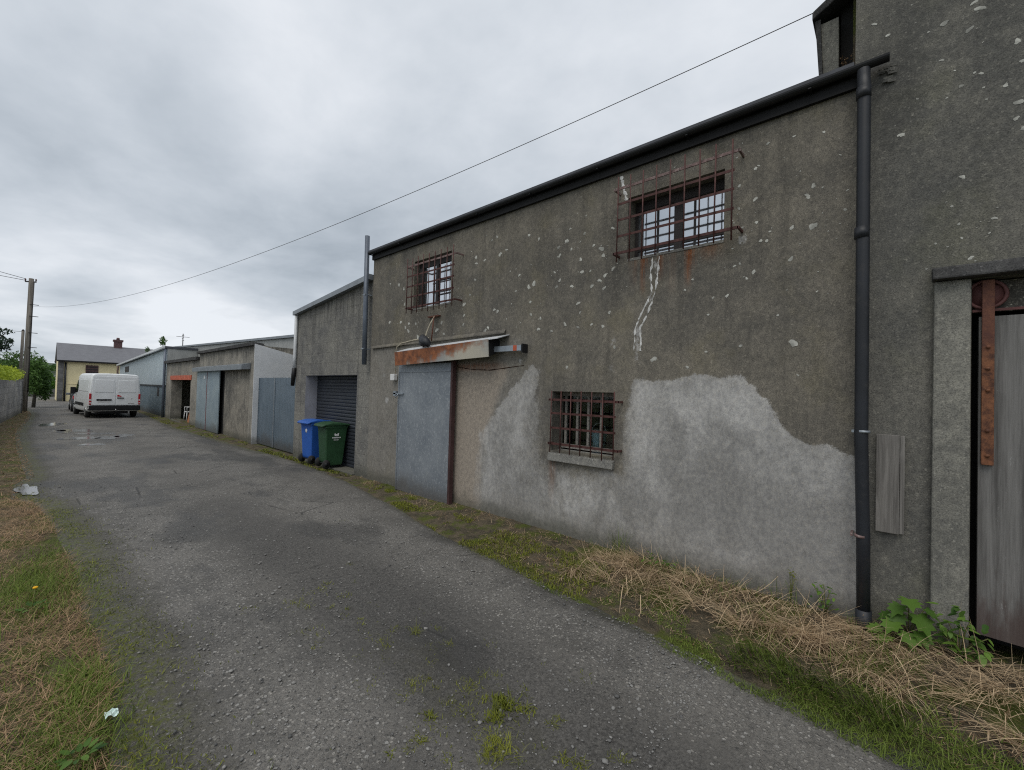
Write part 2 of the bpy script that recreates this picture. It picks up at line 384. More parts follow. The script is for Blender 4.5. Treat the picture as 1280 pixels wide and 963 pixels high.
M['greenbin'] = mat_plain('green_bin_plastic', srgb(42, 74, 48), .5, 0, .1, 5)
M['soilbrown'] = mat_plain('brown_timber_sheet', srgb(158, 104, 72), .8, 0, .15)

def mat_leaf(name, lo, hi, trans=.0, rough=.6):
    t = NT(name); a = t.attr('tint'); c = t.mix(a, lo, hi)
    t.bsdf.inputs['Subsurface Weight'].default_value = 0
    if trans:
        d = t.n('ShaderNodeBsdfTranslucent'); t.l(c, d.inputs[0]); mx = t.n('ShaderNodeMixShader'); mx.inputs[0].default_value = trans
        t.l(t.bsdf.outputs[0], mx.inputs[1]); t.l(d.outputs[0], mx.inputs[2]); t.l(mx.outputs[0], t.out.inputs[0])
    return t.fin(c, rough, 0, .25)
M['grass'] = mat_leaf('grass_blade', srgb(54, 72, 28), srgb(132, 150, 66), .25)
M['moss'] = mat_leaf('moss_tuft', srgb(70, 80, 24), srgb(142, 146, 52), .2)
M['straw'] = mat_leaf('dry_straw', srgb(112, 88, 66), srgb(222, 198, 164), .2, .7)
M['deadgrass'] = mat_leaf('brown_dead_grass', srgb(108, 84, 62), srgb(192, 162, 128), .15, .8)
M['leaf'] = mat_leaf('broad_green_leaf', srgb(52, 84, 34), srgb(106, 138, 58), .3, .5)
M['hedgeleaf'] = mat_leaf('yellow_green_hedge_leaf', srgb(118, 140, 40), srgb(192, 206, 72), .3)
M['treeleaf'] = mat_leaf('tree_leaf', srgb(38, 64, 30), srgb(92, 124, 60), .25)
M['darkleaf'] = mat_leaf('dark_conifer_leaf', srgb(28, 42, 34), srgb(56, 74, 56), .15)
M['greenhedge'] = mat_leaf('green_hedge_leaf', srgb(44, 78, 30), srgb(98, 138, 52), .25)
M['bark'] = mat_plain('bark', A(.07, (1.1, 1, .85)), .9, 0, .35, 12)
M['stem'] = mat_plain('green_stem', srgb(108, 112, 66), .7)
M['stone'] = mat_leaf('road_stone', A(.085), A(.28, (1, .98, .94)), 0, .9)

def mat_lane():
    t = NT('worn_asphalt')
    dv = t.n('ShaderNodeMix', data_type='VECTOR'); dn = t.n('ShaderNodeTexNoise'); t.l(t.obj, dn.inputs['Vector']); dn.inputs['Scale'].default_value = 60; dn.inputs['Detail'].default_value = 2
    dv.inputs[0].default_value = .012; t.l(t.obj, dv.inputs[4]); t.l(dn.outputs['Color'], dv.inputs[5]); jv = dv.outputs[1]
    v1 = t.vor(52, jv); v2 = t.vor(118, jv); v3 = t.vor(30, jv)
    wob = t.noise(2.2, 6, .65); big = t.noise(.55, 5, .6); fine = t.noise(210, 3, .7)
    r1 = t.n('ShaderNodeSeparateColor'); t.l(v1.outputs['Color'], r1.inputs[0])
    r2 = t.n('ShaderNodeSeparateColor'); t.l(v2.outputs['Color'], r2.inputs[0])
    r3 = t.n('ShaderNodeSeparateColor'); t.l(v3.outputs['Color'], r3.inputs[0])
    binder = t.mix(t.rng(big, .35, .65), A(.075, (1.03, .985, .92)), A(.135, (1.04, .98, .90)))
    binder = t.mix(t.math('MULTIPLY', t.rng(fine, .4, .7), .5), binder, A(.15, (1, .98, .93)))
    chip1 = t.mix(r1.outputs[0], A(.06, (1, .99, .95)), A(.30, (1.02, .98, .91)))
    chip2 = t.mix(r2.outputs[0], A(.05), A(.22, (1, .985, .95)))
    # chips show where the binder has worn away
    wear = t.rng(t.math('ADD', wob, t.math('MULTIPLY', t.attr('track'), .22)), .42, .72)
    m2 = t.math('MULTIPLY', t.rng(v2.outputs['Distance'], .55, .35), t.math('MULTIPLY_ADD', wear, .6, .25))
    c = t.mix(m2, binder, chip2)
    m1 = t.math('MULTIPLY', t.rng(v1.outputs['Distance'], .5, .38), t.rng(t.math('ADD', r1.outputs[1], t.math('MULTIPLY', wear, .45)), .72, .86))
    c = t.mix(m1, c, chip1)
    m3 = t.math('MULTIPLY', t.rng(v3.outputs['Distance'], .36, .27), t.rng(t.math('ADD', r3.outputs[1], t.math('MULTIPLY', wear, .14)), .90, .96))
    c = t.mix(m3, c, A(.32, (1, .98, .94)))
    c = t.mix(t.math('MULTIPLY', t.rng(t.noise(1.1, 6, .68, t.map((1, .7, 1), (7, 3, 0))), .48, .68), .5), c, t.mix(t.rng(t.noise(80, 5, .85), .38, .62), A(.028, (1, .97, .92)), A(.11, (1, .97, .92))))
    c = t.mix(t.math('MULTIPLY', t.rng(t.math('ADD', t.attr('mid'), t.math('MULTIPLY', t.math('SUBTRACT', wob, .5), .9)), .2, .8), .68), c, t.mix(t.rng(t.noise(65, 5, .85), .38, .62), A(.025, (1, .98, .95)), A(.115, (1, .97, .93))))
    c = t.mix(t.math('MULTIPLY', t.math('MULTIPLY', t.attr('track'), t.rng(wob, .3, .6)), .26), c, A(.26, (1.02, .98, .92)))
    ck = t.vor(.9, t.map((1, 1, 1), (0, 0, 0), jv), 'DISTANCE_TO_EDGE'); ckm = t.math('MULTIPLY', t.rng(ck.outputs['Distance'], .012, .003), t.rng(t.noise(.9, 4, .6, t.map((1, 1, 1), (9, 4, 2))), .52, .6))
    c = t.mix(t.math('MULTIPLY', ckm, .7), c, A(.02))
    fm = t.noise(30, 6, .85); c = t.mix(1., c, t.mix(t.rng(fm, .36, .64), A(.80), A(1.18, (1, .99, .97))), 'MULTIPLY')
    # dirt / moss creeping from the edges and the middle strip
    mo = t.math('ADD', t.attr('moss'), t.math('MULTIPLY', t.math('SUBTRACT', t.noise(3.2, 7, .7), .5), .9))
    dirt = t.rng(mo, .30, .62)
    grt = t.rng(t.noise(75, 5, .8), .36, .60, .25, 1.)
    c = t.mix(t.math('MULTIPLY', t.math('MULTIPLY', dirt, .8), grt), c, t.mix(t.rng(t.noise(28, 5, .7), .35, .65), A(.035, (1, .97, .8)), A(.075, (1.05, 1, .72))))
    gm = t.math('MULTIPLY', t.rng(mo, .55, .85), t.rng(t.noise(26, 7, .82), .46, .58))
    c = t.mix(t.math('MULTIPLY', gm, .8), c, t.mix(t.noise(50, 3), srgb(58, 66, 24), srgb(104, 108, 44)))
    damp = t.rng(t.noise(.8, 5, .6, t.map((1.2, .5, 1), (3, 1, 0))), .52, .62)
    c = t.mix(t.math('MULTIPLY', damp, .5), c, A(.03))
    h = t.math('ADD', t.math('MULTIPLY', m1, 1.0), t.math('MULTIPLY', m2, .5)); h = t.math('ADD', h, t.math('MULTIPLY', m3, 1.6)); h = t.math('ADD', h, t.math('MULTIPLY', fine, .5))
    t.bump(h, .8, .007)
    return t.fin(c, t.math('MULTIPLY_ADD', damp, -.2, .82), 0, .35)
M['lane'] = mat_lane()
def mat_soil(name, a, b, g, amt):
    t = NT(name); n = t.noise(6, 7, .7); f = t.noise(70, 5, .75)
    c = t.mix(t.rng(n, .35, .65), a, b); c = t.mix(t.math('MULTIPLY', t.rng(f, .45, .7), .5), c, tuple(x*1.7 for x in b[:3])+(1,))
    c = t.mix(t.math('MULTIPLY', t.rng(t.noise(2.4, 6, .7), .47, .6), amt), c, t.mix(t.noise(40), g, tuple(x*1.9 for x in g[:3])+(1,)))
    c = t.mix(1., c, t.mix(t.rng(t.noise(120, 5, .85), .36, .64), A(.55), A(1.5, (1, .98, .92))), 'MULTIPLY')
    t.bump(t.math('ADD', n, t.math('MULTIPLY', f, .7)), 1., .025); return t.fin(c, .95, 0, .15)
M['soil'] = mat_soil('verge_soil', A(.045, (1.1, 1, .78)), A(.10, (1.2, 1, .72)), srgb(64, 74, 26), .8)
M['soil_rust'] = mat_soil('rusty_dead_moss', A(.055, (1.22, 1, .66)), A(.13, (1.25, 1, .66)), srgb(62, 74, 28), .7)
M['ground'] = mat_soil('rough_ground', A(.05, (1, 1, .7)), A(.09, (1, 1.05, .65)), srgb(60, 80, 30), .9)
M['hill'] = mat_plain('far_hill', srgb(62, 74, 58), .95, 0, .3, .05)
def mat_water():
    t = NT('puddle_water'); t.bump(t.noise(9, 3), .02, .01); return t.fin(A(.08, (1, .98, .95)), .13, 0, 1.0)
M['water'] = mat_water()

# ------------------------------------------------------------------ generic builders
def in_poly(y, z, poly):
    """signed distance to polygon, positive inside (vectorised)"""
    P = np.array(poly, float); n = len(P); d = np.full(np.shape(y), 1e9); ins = np.zeros(np.shape(y), bool)
    for i in range(n):
        a = P[i]; b = P[(i+1) % n]; e = b-a
        t = np.clip(((y-a[0])*e[0]+(z-a[1])*e[1])/(e@e+1e-12), 0, 1)
        d = np.minimum(d, np.hypot(y-a[0]-t*e[0], z-a[1]-t*e[1]))
        c = ((a[1] > z) != (b[1] > z)) & (y < (b[0]-a[0])*(z-a[1])/(b[1]-a[1]+1e-12)+a[0])
        ins ^= c
    return np.where(ins, d, -d)

def lines(a, b, stops, step):
    cuts = sorted(set([a, b]+[s for s in stops if a < s < b])); out = []
    for p, q in zip(cuts, cuts[1:]):
        n = max(1, int(round((q-p)/step))); out += list(np.linspace(p, q, n+1)[:-1])
    return np.array(out+[b])

def shell_wall(name, X, y0, y1, z0, ztop, holes, mats, parent, depth, back, step=.1, attrs=None, lichen=None, extra=None, reveal_mi=0, bulge=.006, ret=.0):
    """the street face of a building at x=X with real openings (y0,y1,z0,z1), reveals `depth` deep, side and back walls to x=back.
    ztop: number or function of y"""
    zt = ztop if callable(ztop) else (lambda y: ztop+0*np.asarray(y, float))
    zm = float(np.max(zt(np.array([y0, y1]))))
    Y = lines(y0, y1, [h[0] for h in holes]+[h[1] for h in holes], step)
    Z = lines(z0, zm, [h[2] for h in holes]+[h[3] for h in holes], step)
    gy, gz = np.meshgrid(Y, Z, indexing='ij')
    top = zt(gy); hz = max([h[3] for h in holes]+[z0])+.05
    zz = np.where(gz > hz, hz+(gz-hz)*(top-hz)/(zm-hz), gz)
    bl = (fbm(gy*1.1+3, zz*1.1+5)-.5)*2*bulge
    v = np.stack([X+bl, gy, zz], -1).reshape(-1, 3).tolist()
    ny, nz = len(Y), len(Z); f = []; mi = []
    for i in range(ny-1):
        for j in range(nz-1):
            cy = (Y[i]+Y[i+1])/2; cz = (Z[j]+Z[j+1])/2
            if any(h[0] < cy < h[1] and h[2] < cz < h[3] for h in holes): continue
            f.append((i*nz+j, i*nz+j+1, (i+1)*nz+j+1, (i+1)*nz+j)); mi.append(0)
    def quad(a, b, c, d, m=0):
        k = len(v); v.extend([a, b, c, d]); f.append((k, k+1, k+2, k+3)); mi.append(m)
    for (a, b, c, d) in holes:
        x0, x1 = X-.002, X+depth
        quad((x0,a,c),(x1,a,c),(x1,a,d),(x0,a,d), reveal_mi); quad((x0,b,c),(x0,b,d),(x1,b,d),(x1,b,c), reveal_mi)
        quad((x0,a,d),(x1,a,d),(x1,b,d),(x0,b,d), reveal_mi); quad((x0,a,c),(x0,b,c),(x1,b,c),(x1,a,c), reveal_mi)
    t0, t1 = float(zt(np.array(y0))), float(zt(np.array(y1)))
    quad((X,y0,z0),(back,y0,z0),(back,y0,t0),(X,y0,t0)); quad((X,y1,z0),(X,y1,t1),(back,y1,t1),(back,y1,z0)); quad((back,y0,z0),(back,y1,z0),(back,y1,t1),(back,y0,t0))
    if lichen:
        for (cy, cz, r) in lichen:
            n = 11; k = len(v); off = rnd.uniform(.0012, .002)-(float(fbm(np.array(cy*1.1+3), np.array(cz*1.1+5)))-.5)*2*bulge; r = r*.9
            el = rnd.uniform(.95, 1.3); ph = rnd.uniform(0, 6); ro = rnd.uniform(-.8, .8)
            for q in range(n):
                a = 2*math.pi*q/n; rr = r*(1+.22*math.sin(2*a+ph)+.12*math.sin(3*a+2*ph)+rnd.uniform(-.22, .22))
                p_ = rr*math.cos(a)*el; q_ = rr*math.sin(a)/el; v.append((X-off, cy+p_*math.cos(ro)-q_*math.sin(ro), cz+p_*math.sin(ro)+q_*math.cos(ro)))
            v.append((X-off-.0008, cy, cz))
            for q in range(n): f.append((k+q, k+(q+1) % n, k+n)); mi.append(1)
    if extra: extra(v, f, mi)
    me = bpy.data.meshes.new(name); V = np.array(v, float); off = np.array(root_of(parent).location)
    me.from_pydata((V-off).tolist(), [], f)
    for m in mats: me.materials.append(m)
    me.polygons.foreach_set('material_index', mi)
    if attrs:
        for n_, fn in attrs.items():
            at = me.attributes.new(n_, 'FLOAT', 'POINT'); at.data.foreach_set('value', np.asarray(fn(V[:, 1], V[:, 2]), np.float32))
    o = bpy.data.objects.new(name, me); COL.objects.link(o); o.parent = parent
    return o

def ribbon(v, f, mi, pts, w, X, m):
    """raised irregular strip on a wall face"""
    P = []
    for a, b in zip(pts, pts[1:]):
        for t in np.linspace(0, 1, 8)[:-1]: P.append((a[0]+(b[0]-a[0])*t+rnd.uniform(-.006, .006), a[1]+(b[1]-a[1])*t))
    P.append(pts[-1]); k = len(v)
    for (y, z) in P:
        ww = w*max(.12, rnd.gauss(.62, .38)); xs = X+(float(fbm(np.array(y*1.1+3), np.array(z*1.1+5)))-.5)*.012; v.append((xs-.001, y-ww, z)); v.append((xs-.005, y+rnd.uniform(-.3, .3)*ww, z)); v.append((xs-.001, y+ww, z))
    for i in range(len(P)-1):
        a = k+3*i
        f.append((a, a+1, a+4, a+3)); mi.append(m); f.append((a+1, a+2, a+5, a+4)); mi.append(m)

# blades: tapered curved strips, returns arrays
def blade_arrays(base, L, w, az, lean, curve, seg=3):
    N = len(base); t = np.linspace(0, 1, seg+1)
    pos = np.zeros((N, seg+1, 3)); pos[:, 0] = base; d = L/seg
    hx, hy = np.cos(az), np.sin(az)
    for k in range(seg):
        a = lean+curve*(t[k]+.5/seg)
        pos[:, k+1, 0] = pos[:, k, 0]+d*np.sin(a)*hx; pos[:, k+1, 1] = pos[:, k, 1]+d*np.sin(a)*hy; pos[:, k+1, 2] = pos[:, k, 2]+d*np.cos(a)
    ww = w[:, None]*(1-.88*t[None]**1.6)
    side = np.stack([-hy, hx, np.zeros(N)], -1)
    v = np.stack([pos-side[:, None]*ww[..., None]/2, pos+side[:, None]*ww[..., None]/2], 2)  # N,seg+1,2,3
    idx = np.arange(N)[:, None]*(2*(seg+1))+np.arange(seg)[None]*2
    f = np.stack([idx, idx+1, idx+3, idx+2], -1).reshape(-1, 4)
    return v.reshape(-1, 3), f

class Blades:
    def __init__(s): s.V = []; s.F = []; s.T = []; s.n = 0
    def add(s, base, L, w, az, lean, curve, tint, seg=3):
        base = np.asarray(base, float); N = len(base)
        bc = lambda q: np.broadcast_to(np.asarray(q, float), (N,)).copy()
        v, f = blade_arrays(base, bc(L), bc(w), bc(az), bc(lean), bc(curve), seg)
        s.V.append(v); s.F.append(f+s.n); s.n += len(v); s.T.append(np.repeat(bc(tint), 2*(seg+1)))
    def build(s, name, mat, parent=None):
        return fastmesh(name, np.concatenate(s.V), np.concatenate(s.F), mat, parent, {'tint': np.clip(np.concatenate(s.T), 0, 1)})

def leaf_quads(P, size, tint, name, mat, parent=None, flat=.6):
    N = len(P); a = rng.normal(size=(N, 3)); a /= np.linalg.norm(a, axis=1)[:, None]
    b = rng.normal(size=(N, 3)); b -= a*(a*b).sum(1)[:, None]; b /= np.linalg.norm(b, axis=1)[:, None]
    s = np.asarray(size)[:, None]
    v = np.stack([P-a*s, P-b*s*flat*.6, P+a*s, P+b*s*flat], 1).reshape(-1, 3)
    f = np.arange(4*N).reshape(-1, 4)
    return fastmesh(name, v, f, mat, parent, {'tint': np.clip(np.repeat(tint, 4), 0, 1)})

def crown_points(n, blobs):
    """points spread through a union of ellipsoids (x,y,z,rx,ry,rz), clumped towards their surfaces"""
    P = []; T = []
    vol = np.array([b[3]*b[4]*b[5] for b in blobs]); vol = vol/vol.sum()
    for b, q in zip(blobs, vol):
        m = max(20, int(n*q)); d = rng.normal(size=(m, 3)); d /= np.linalg.norm(d, axis=1)[:, None]
        r = rng.random(m)**.4*(.8+.35*fbm(d[:, 0]*3+b[0]+9, d[:, 1]*3+d[:, 2]*3+9))
        P.append(np.array(b[:3])+d*r[:, None]*np.array(b[3:])); T.append(rng.random(m)*.6+rng.random()*.4)
    return np.concatenate(P), np.concatenate(T)

# ------------------------------------------------------------------ ground, lane, verges
def lane_left(y):
    return np.interp(y, [-6, 0, 2.5, 3.4, 4.4, 5.9, 7.4, 8.6, 9.2, 10.3, 11, 16, 20.6, 29, 33, 41], [.35, .3, .29, .36, .3, .28, .18, .06, -.19, -.19, -.06, -.3, -.42, -.25, -.3, -.9])
def lane_right(y):
    return np.interp(y, [-6, -.2, .2, .65, 1.2, 1.95, 2.76, 3.82, 5.1, 7.36, 10.2, 14, 20, 26, 34, 41], [2.75, 2.86, 2.88, 2.92, 3.0, 3.06, 3.14, 3.24, 3.5, 3.85, 3.96, 3.8, 3.55, 3.75, 3.9, 4.0])
WX = 4.08
g = MB()
gx = [-400, -60, -15, -1.0, 4.5, 20, 60, 400]; gy = [-60, -10, 0, 20, 45, 80, 200, 600]
vs = [(x, y, -.06) for x in gx for y in gy]; fs = [(i*8+j, (i+1)*8+j, (i+1)*8+j+1, i*8+j+1) for i in range(7) for j in range(7)]
g.add(vs, fs); o = g.build('ground', M['ground']); tag(o, 'rough grassy ground around the lane', None, None, 'structure')

ys = np.concatenate([np.linspace(-6, 0, 50), np.linspace(0, 8, 170)[1:], np.linspace(8, 41, 200)[1:]])
nc = 60; u = np.linspace(0, 1, nc)
L_ = lane_left(ys)-.06+.12*(fbm(ys*2.3, ys*0+3)-.5)*2*.6; R_ = lane_right(ys)+.05+.12*(fbm(ys*2.1, ys*0+8)-.5)*2*.7
lx = L_[:, None]+(R_-L_)[:, None]*u[None]; ly = np.repeat(ys[:, None], nc, 1)
pot = (fbm(lx*1.3, ly*.9+40)-.5)*.028+(fbm(lx*5, ly*5)-.5)*.008
lz = pot*np.clip((9-ly)/3, .12, 1)-.012*(2*u[None]-1)**4
eL = lx-lane_left(ly); eR = lane_right(ly)-lx
mid = np.exp(-((lx-np.interp(ly, [0, 3, 6, 12], [1.5, 1.68, 1.9, 1.9]))/.42)**2)*np.clip((4.6-ly)/2.5, 0, 1)*.50
mossv = np.maximum.reduce([np.clip(1.15-eL/.5, 0, 1)*.98, np.clip(1-eR/.26, 0, 1)*np.where(ly > 11, .8, .9), mid])
mossv = np.maximum(mossv, np.where((ly > 11.5) & (ly < 27), np.clip(1-eR/.5, 0, 1)*.95, 0))
track = np.exp(-((lx-.95)/.38)**2)+np.exp(-((lx-2.65)/.36)**2)
middark = np.exp(-((lx-np.interp(ly, [0, 4, 8, 12], [1.75, 1.85, 1.8, 1.8]))/.52)**2)*np.clip((9.5-ly)/5, 0, 1)
fi = (np.arange(len(ys)-1)[:, None]*nc+np.arange(nc-1)[None]).ravel()
lane = fastmesh('lane', np.stack([lx, ly, lz], -1).reshape(-1, 3), np.stack([fi, fi+1, fi+nc+1, fi+nc], -1), M['lane'], None, {'moss': mossv.ravel(), 'track': track.ravel(), 'mid': middark.ravel()}, True)
tag(lane, 'worn grey asphalt lane with stone chips and a mossy middle', None, None, 'structure')
# cross road in front of the far house
cx = np.linspace(-14, 22, 40); cy = np.linspace(41, 62, 24); gxx, gyy = np.meshgrid(cx, cy, indexing='ij')
fi = (np.arange(39)[:, None]*24+np.arange(23)[None]).ravel()
o = fastmesh('road', np.stack([gxx, gyy, -.004+0*gxx], -1).reshape(-1, 3), np.stack([fi, fi+24, fi+25, fi+1], -1), M['lane'], None, {'moss': np.zeros(gxx.size), 'track': np.full(gxx.size, .6), 'mid': np.zeros(gxx.size)})
tag(o, 'grey road crossing the far end of the lane', None, None, 'structure')

def verge_h(x, y):
    r = lane_right(y); t = np.clip((x-r)/np.maximum(WX-r, .05), 0, 1)
    return .07*t*np.clip((WX-r)/.6, 0, 1)+.022*(fbm(x*5, y*5)-.4)*np.clip((x-r)/.1, 0, 1)-.01
vy = np.linspace(-6, 40, 420); nv = 18; r = lane_right(vy)-.12; uu = np.linspace(0, 1, nv)
vx = r[:, None]+(4.5-r)[:, None]*uu[None]; vyy = np.repeat(vy[:, None], nv, 1); vz = verge_h(vx, vyy)
vz[:, 0] = -.06
fi = (np.arange(len(vy)-1)[:, None]*nv+np.arange(nv-1)[None]).ravel()
o = fastmesh('verge', np.stack([vx, vyy, vz], -1).reshape(-1, 3), np.stack([fi, fi+1, fi+nv+1, fi+nv], -1), M['soil'], None, None, True)
tag(o, 'mossy soil strip along the foot of the buildings', None, None, 'structure')
def vergeL_h(x, y):
    l = lane_left(y); t = np.clip((l-x)/.8, 0, 1)
    return .06*t+.03*(fbm(x*4, y*4)-.4)*np.clip((l-x)/.15, 0, 1)-.008
vy = np.linspace(-6, 41, 360); l = lane_left(vy)+.1; vx = l[:, None]+(-2.4-l)[:, None]*uu[None]; vyy = np.repeat(vy[:, None], nv, 1); vz = vergeL_h(vx, vyy); vz[:, 0] = -.06
fi = (np.arange(len(vy)-1)[:, None]*nv+np.arange(nv-1)[None]).ravel()
o = fastmesh('verge', np.stack([vx, vyy, vz], -1).reshape(-1, 3), np.stack([fi, fi+nv, fi+nv+1, fi+1], -1), M['soil_rust'], None, None, True)
tag(o, 'rust brown mossy soil strip on the left side of the lane', None, None, 'structure')

# puddles: thin irregular sheets of standing water
pud = [(.86, 17.6, .34, .5), (.9, 20.4, .34, .7), (1.45, 17.4, .34, .38), (.55, 20.1, .2, .5), (1.0, 15.7, .2, .28), (-.06, 9.75, .10, .50), (1.85, 17.9, .28, .42), (1.3, 18.9, .4, .35), (.4, 23.5, .3, .8)]
for (px, py, a, b) in pud:
    m = MB(); n = 36; ph = rnd.uniform(0, 6)
    rr = [1+.28*math.sin(2*2*math.pi*i/n+ph)+.16*math.sin(5*2*math.pi*i/n+2*ph)+rnd.uniform(-.05, .05) for i in range(n)]
    z = .004
    m.add([(px+a*rr[i]*math.cos(2*math.pi*i/n), py+b*rr[i]*math.sin(2*math.pi*i/n), z) for i in range(n)], [tuple(range(n))])
    o = m.build('puddle', M['water']); tag(o, None, None, 'puddles on the lane', 'structure')

# ------------------------------------------------------------------ WAREHOUSE (the main building)
LICH = [l for l in """
4 725,57,1 775,75,1 915,85,1.6 873,118,1.2 937,127,1 878,158,1.3 1090,125,1.8 1097,158,1.5 1050,107,1 983,178,1.2 990,240,1.4 1032,235,.8 1145,225,1.4 1105,258,1.5 1078,283,1.3 1040,312,1.5 1100,322,1.3 940,312,1.3 863,315,1.2 878,283,1.2 750,300,2 725,317,1.6 677,257,1.1 660,337,.9 578,155,1.3 503,182,1 460,167,1.3 462,198,1.1 565,65,1 612,130,.9 400,403,1.6 400,457,1.2 430,355,1 552,430,1.1 568,438,1.3 397,503,1 288,495,1.2 265,530,1.7 520,520,1.2 505,537,1.7 170,567,1.8 122,537,1.5 107,518,1.2 84,492,1.2 28,493,1.2 125,500,1.1 160,500,1 970,397,1.4 980,443,.8 905,503,1.4 970,517,1 783,473,1.1 773,527,1.2 735,453,1 838,537,.9 1127,443,1.1 1095,512,1.2 32,300,.9 75,305,1.3 100,325,1.2 103,402,1.1 853,243,.8 1003,48,1 1145,22,1.1 932,25,.8 1038,503,.9 732,392,1.1 540,82,.7 585,147,.8 300,550,1 455,280,1
""".split() if ',' in l]
FOC, CXP, CYP, CAMH = 530., 640., 481.5, 1.68
_phi = math.atan(.028); _th = math.atan((640-48)/530); _pit = math.atan(9.5/530)
_fw = np.array([math.sin(_th)*math.cos(_pit), math.cos(_th)*math.cos(_pit), math.sin(_pit)])
_r0 = np.array([math.cos(_th), -math.sin(_th), 0]); _u0 = np.cross(_r0, _fw)
_R = _r0*math.cos(_phi)+_u0*math.sin(_phi); _U = np.cross(_R, _fw)
def wallpt(px, py):      # survey helper: where a mark seen in the photograph sits on the street face (y, z)
    d = _fw+_R*(px-CXP)/FOC-_U*(py-CYP)/FOC; t = WX/d[0]; return d[1]*t, CAMH+d[2]*t, t
lich = []
for q in LICH:
    x, y, s = map(float, q.split(',')); a, b, t = wallpt(480+x/4, 280+y/4); lich.append((a, b, .0048*s*t/1.6+.003))
for (x, y, s) in [(240,320,1.1),(178,444,1.2),(195,430,.8),(98,532,1.1),(177,598,1.6),(95,645,1),(183,715,1.2),(205,806,1.2),(235,806,1.2),(360,741,1.6),(467,732,2.8),(355,897,1.7),(467,530,1.7),(440,582,1.9),(372,283,.8),(521,262,.9),(568,126,.8),(628,650,1.1),(100,922,.8),(72,933,.8),(168,960,1),(250,760,.7),(63,846,.6),(640,553,.7),(85,390,.7),(370,1320,3.0),(-330,1400,2.4),(390,1480,.8),(290,1180,.7)]:
    a, b, t = wallpt(900+x/4.01, 100+y/4.01); lich.append((a, b, .0058*s*t/2.0+.002))
for (x, y, s) in [(908,543,1.5),(883,567,1),(756,640,1),(808,632,1.2),(737,703,.9),(860,820,1.1),(730,842,1),(660,900,1.2),(680,570,.8),(650,610,.8),(385,825,1.3),(207,900,1.2)]:
    a, b, t = wallpt(640+x/3.009, 160+y/3.009); lich.append((a, b, .0058*s*t/2.0+.002))
for i in range(480):   # the fine scatter
    y = rnd.uniform(.3, 7.0); z = rnd.uniform(2.5, 3.95)
    if rnd.random() < .35: y = rnd.uniform(4.6, 7.1); z = rnd.uniform(2.45, 3.3)
    if z < 2.9 and y < 3 and rnd.random() < .6: continue
    lich.append((y, z, abs(rnd.gauss(0, .0032))+.002))
HB = (1.14, 2.08, 3.10, 3.76); HS = (4.94, 5.88, 3.0, 3.79); HL = (2.19, 3.0, 1.01, 1.71)
lich = [l for l in lich if not any(h[0]-.03 < l[0] < h[1]+.03 and h[2]-.03 < l[1] < h[3]+.03 for h in (HB, HS, HL)) and .24 < l[0] < 7.12 and l[1] < 4.0]

PATCH = [(1.98, 1.86), (1.66, 1.84), (1.36, 1.90), (.97, 1.87), (.78, 1.66), (.64, 1.43), (.50, 1.33), (.34, 1.33), (.15, 1.25), (.15, -.2), (2.45, -.2), (2.9, .3), (3.02, .84), (2.1, .88), (2.08, 1.3)]
PATCH2 = [(3.2, 1.98), (3.32, 2.06), (3.46, 1.98), (3.66, 1.76), (3.98, 1.42), (4.25, 1.12), (4.32, .5), (4.3, -.2), (2.4, -.2), (2.7, .6), (3.0, .8), (3.12, .9), (3.16, 1.2), (3.2, 1.6)]
PATCH3 = [(2.0, 1.83), (1.86, 1.83), (1.9, 2.2), (2.02, 2.2)]
HALO = [(1.66, 3.1), (1.88, 3.1), (1.86, 2.75), (1.98, 2.52), (2.05, 2.36), (2.05, 1.95), (1.86, 1.95), (1.86, 2.38), (1.77, 2.5), (1.70, 2.75)]
CHIPS = []
for (px_, py_, r_) in ((655,437,.10),(650,452,.09),(768,428,.09),(765,461,.09),(590,447,.08),(484,500,.12),(480,470,.08),(613,540,.09),(608,552,.09),(926,300,.08)):
    a_, b_, _ = wallpt(px_, py_); CHIPS.append((a_, b_, r_*.6))
def a_patch(y, z):
    v_ = np.clip(np.maximum.reduce([in_poly(y, z, PATCH), in_poly(y, z, PATCH2)*.5-.015, in_poly(y, z, PATCH3)-.09, in_poly(y, z, HALO)*.6-.055]+[np.maximum(r_-np.hypot(y-cy_, (z-cz_)*.8), -.5)-.02 for (cy_, cz_, r_) in CHIPS]), -.5, .5)
    return v_*(1-.72*np.exp(-((y-2.7)/.75)**2-((z-1.05)/.8)**2)-.4*np.exp(-((y-.4)/.5)**2-((z-.4)/.6)**2)*0)
def a_cream(y, z): return np.clip(in_poly(y, z, [(4.86, 2.06), (3.66, 2.04), (3.9, 1.5), (4.15, .9), (4.1, -.2), (4.86, -.2)]), -.4, .4)
def a_tone(y, z):
    g = lambda cy, cz, sy, sz, k: k*np.exp(-((y-cy)/sy)**2-((z-cz)/sz)**2)
    return np.clip(g(1.93,1.35,.13,.55,1.1)+g(1.5,1.6,.35,.25,.5)+g(.98,1.55,.22,.3,.8)+g(.5,1.12,.14,.2,.9)+g(2.62,.55,.3,.35,.9)+g(3.5,1.35,.16,.5,.55)+g(4.1,1.1,.05,.25,1.1)+g(2.95,.45,.1,.3,.4)
                   -g(.75,.75,.5,.45,1.0)-g(.3,.6,.3,.5,.6)-g(1.45,.7,.4,.5,.6)-g(1.2,1.2,.2,.3,.5)-g(3.55,.4,.4,.4,.6)-g(3.2,.9,.12,.6,.5)-g(2.1,.3,.3,.3,.4), -1, 1.2)
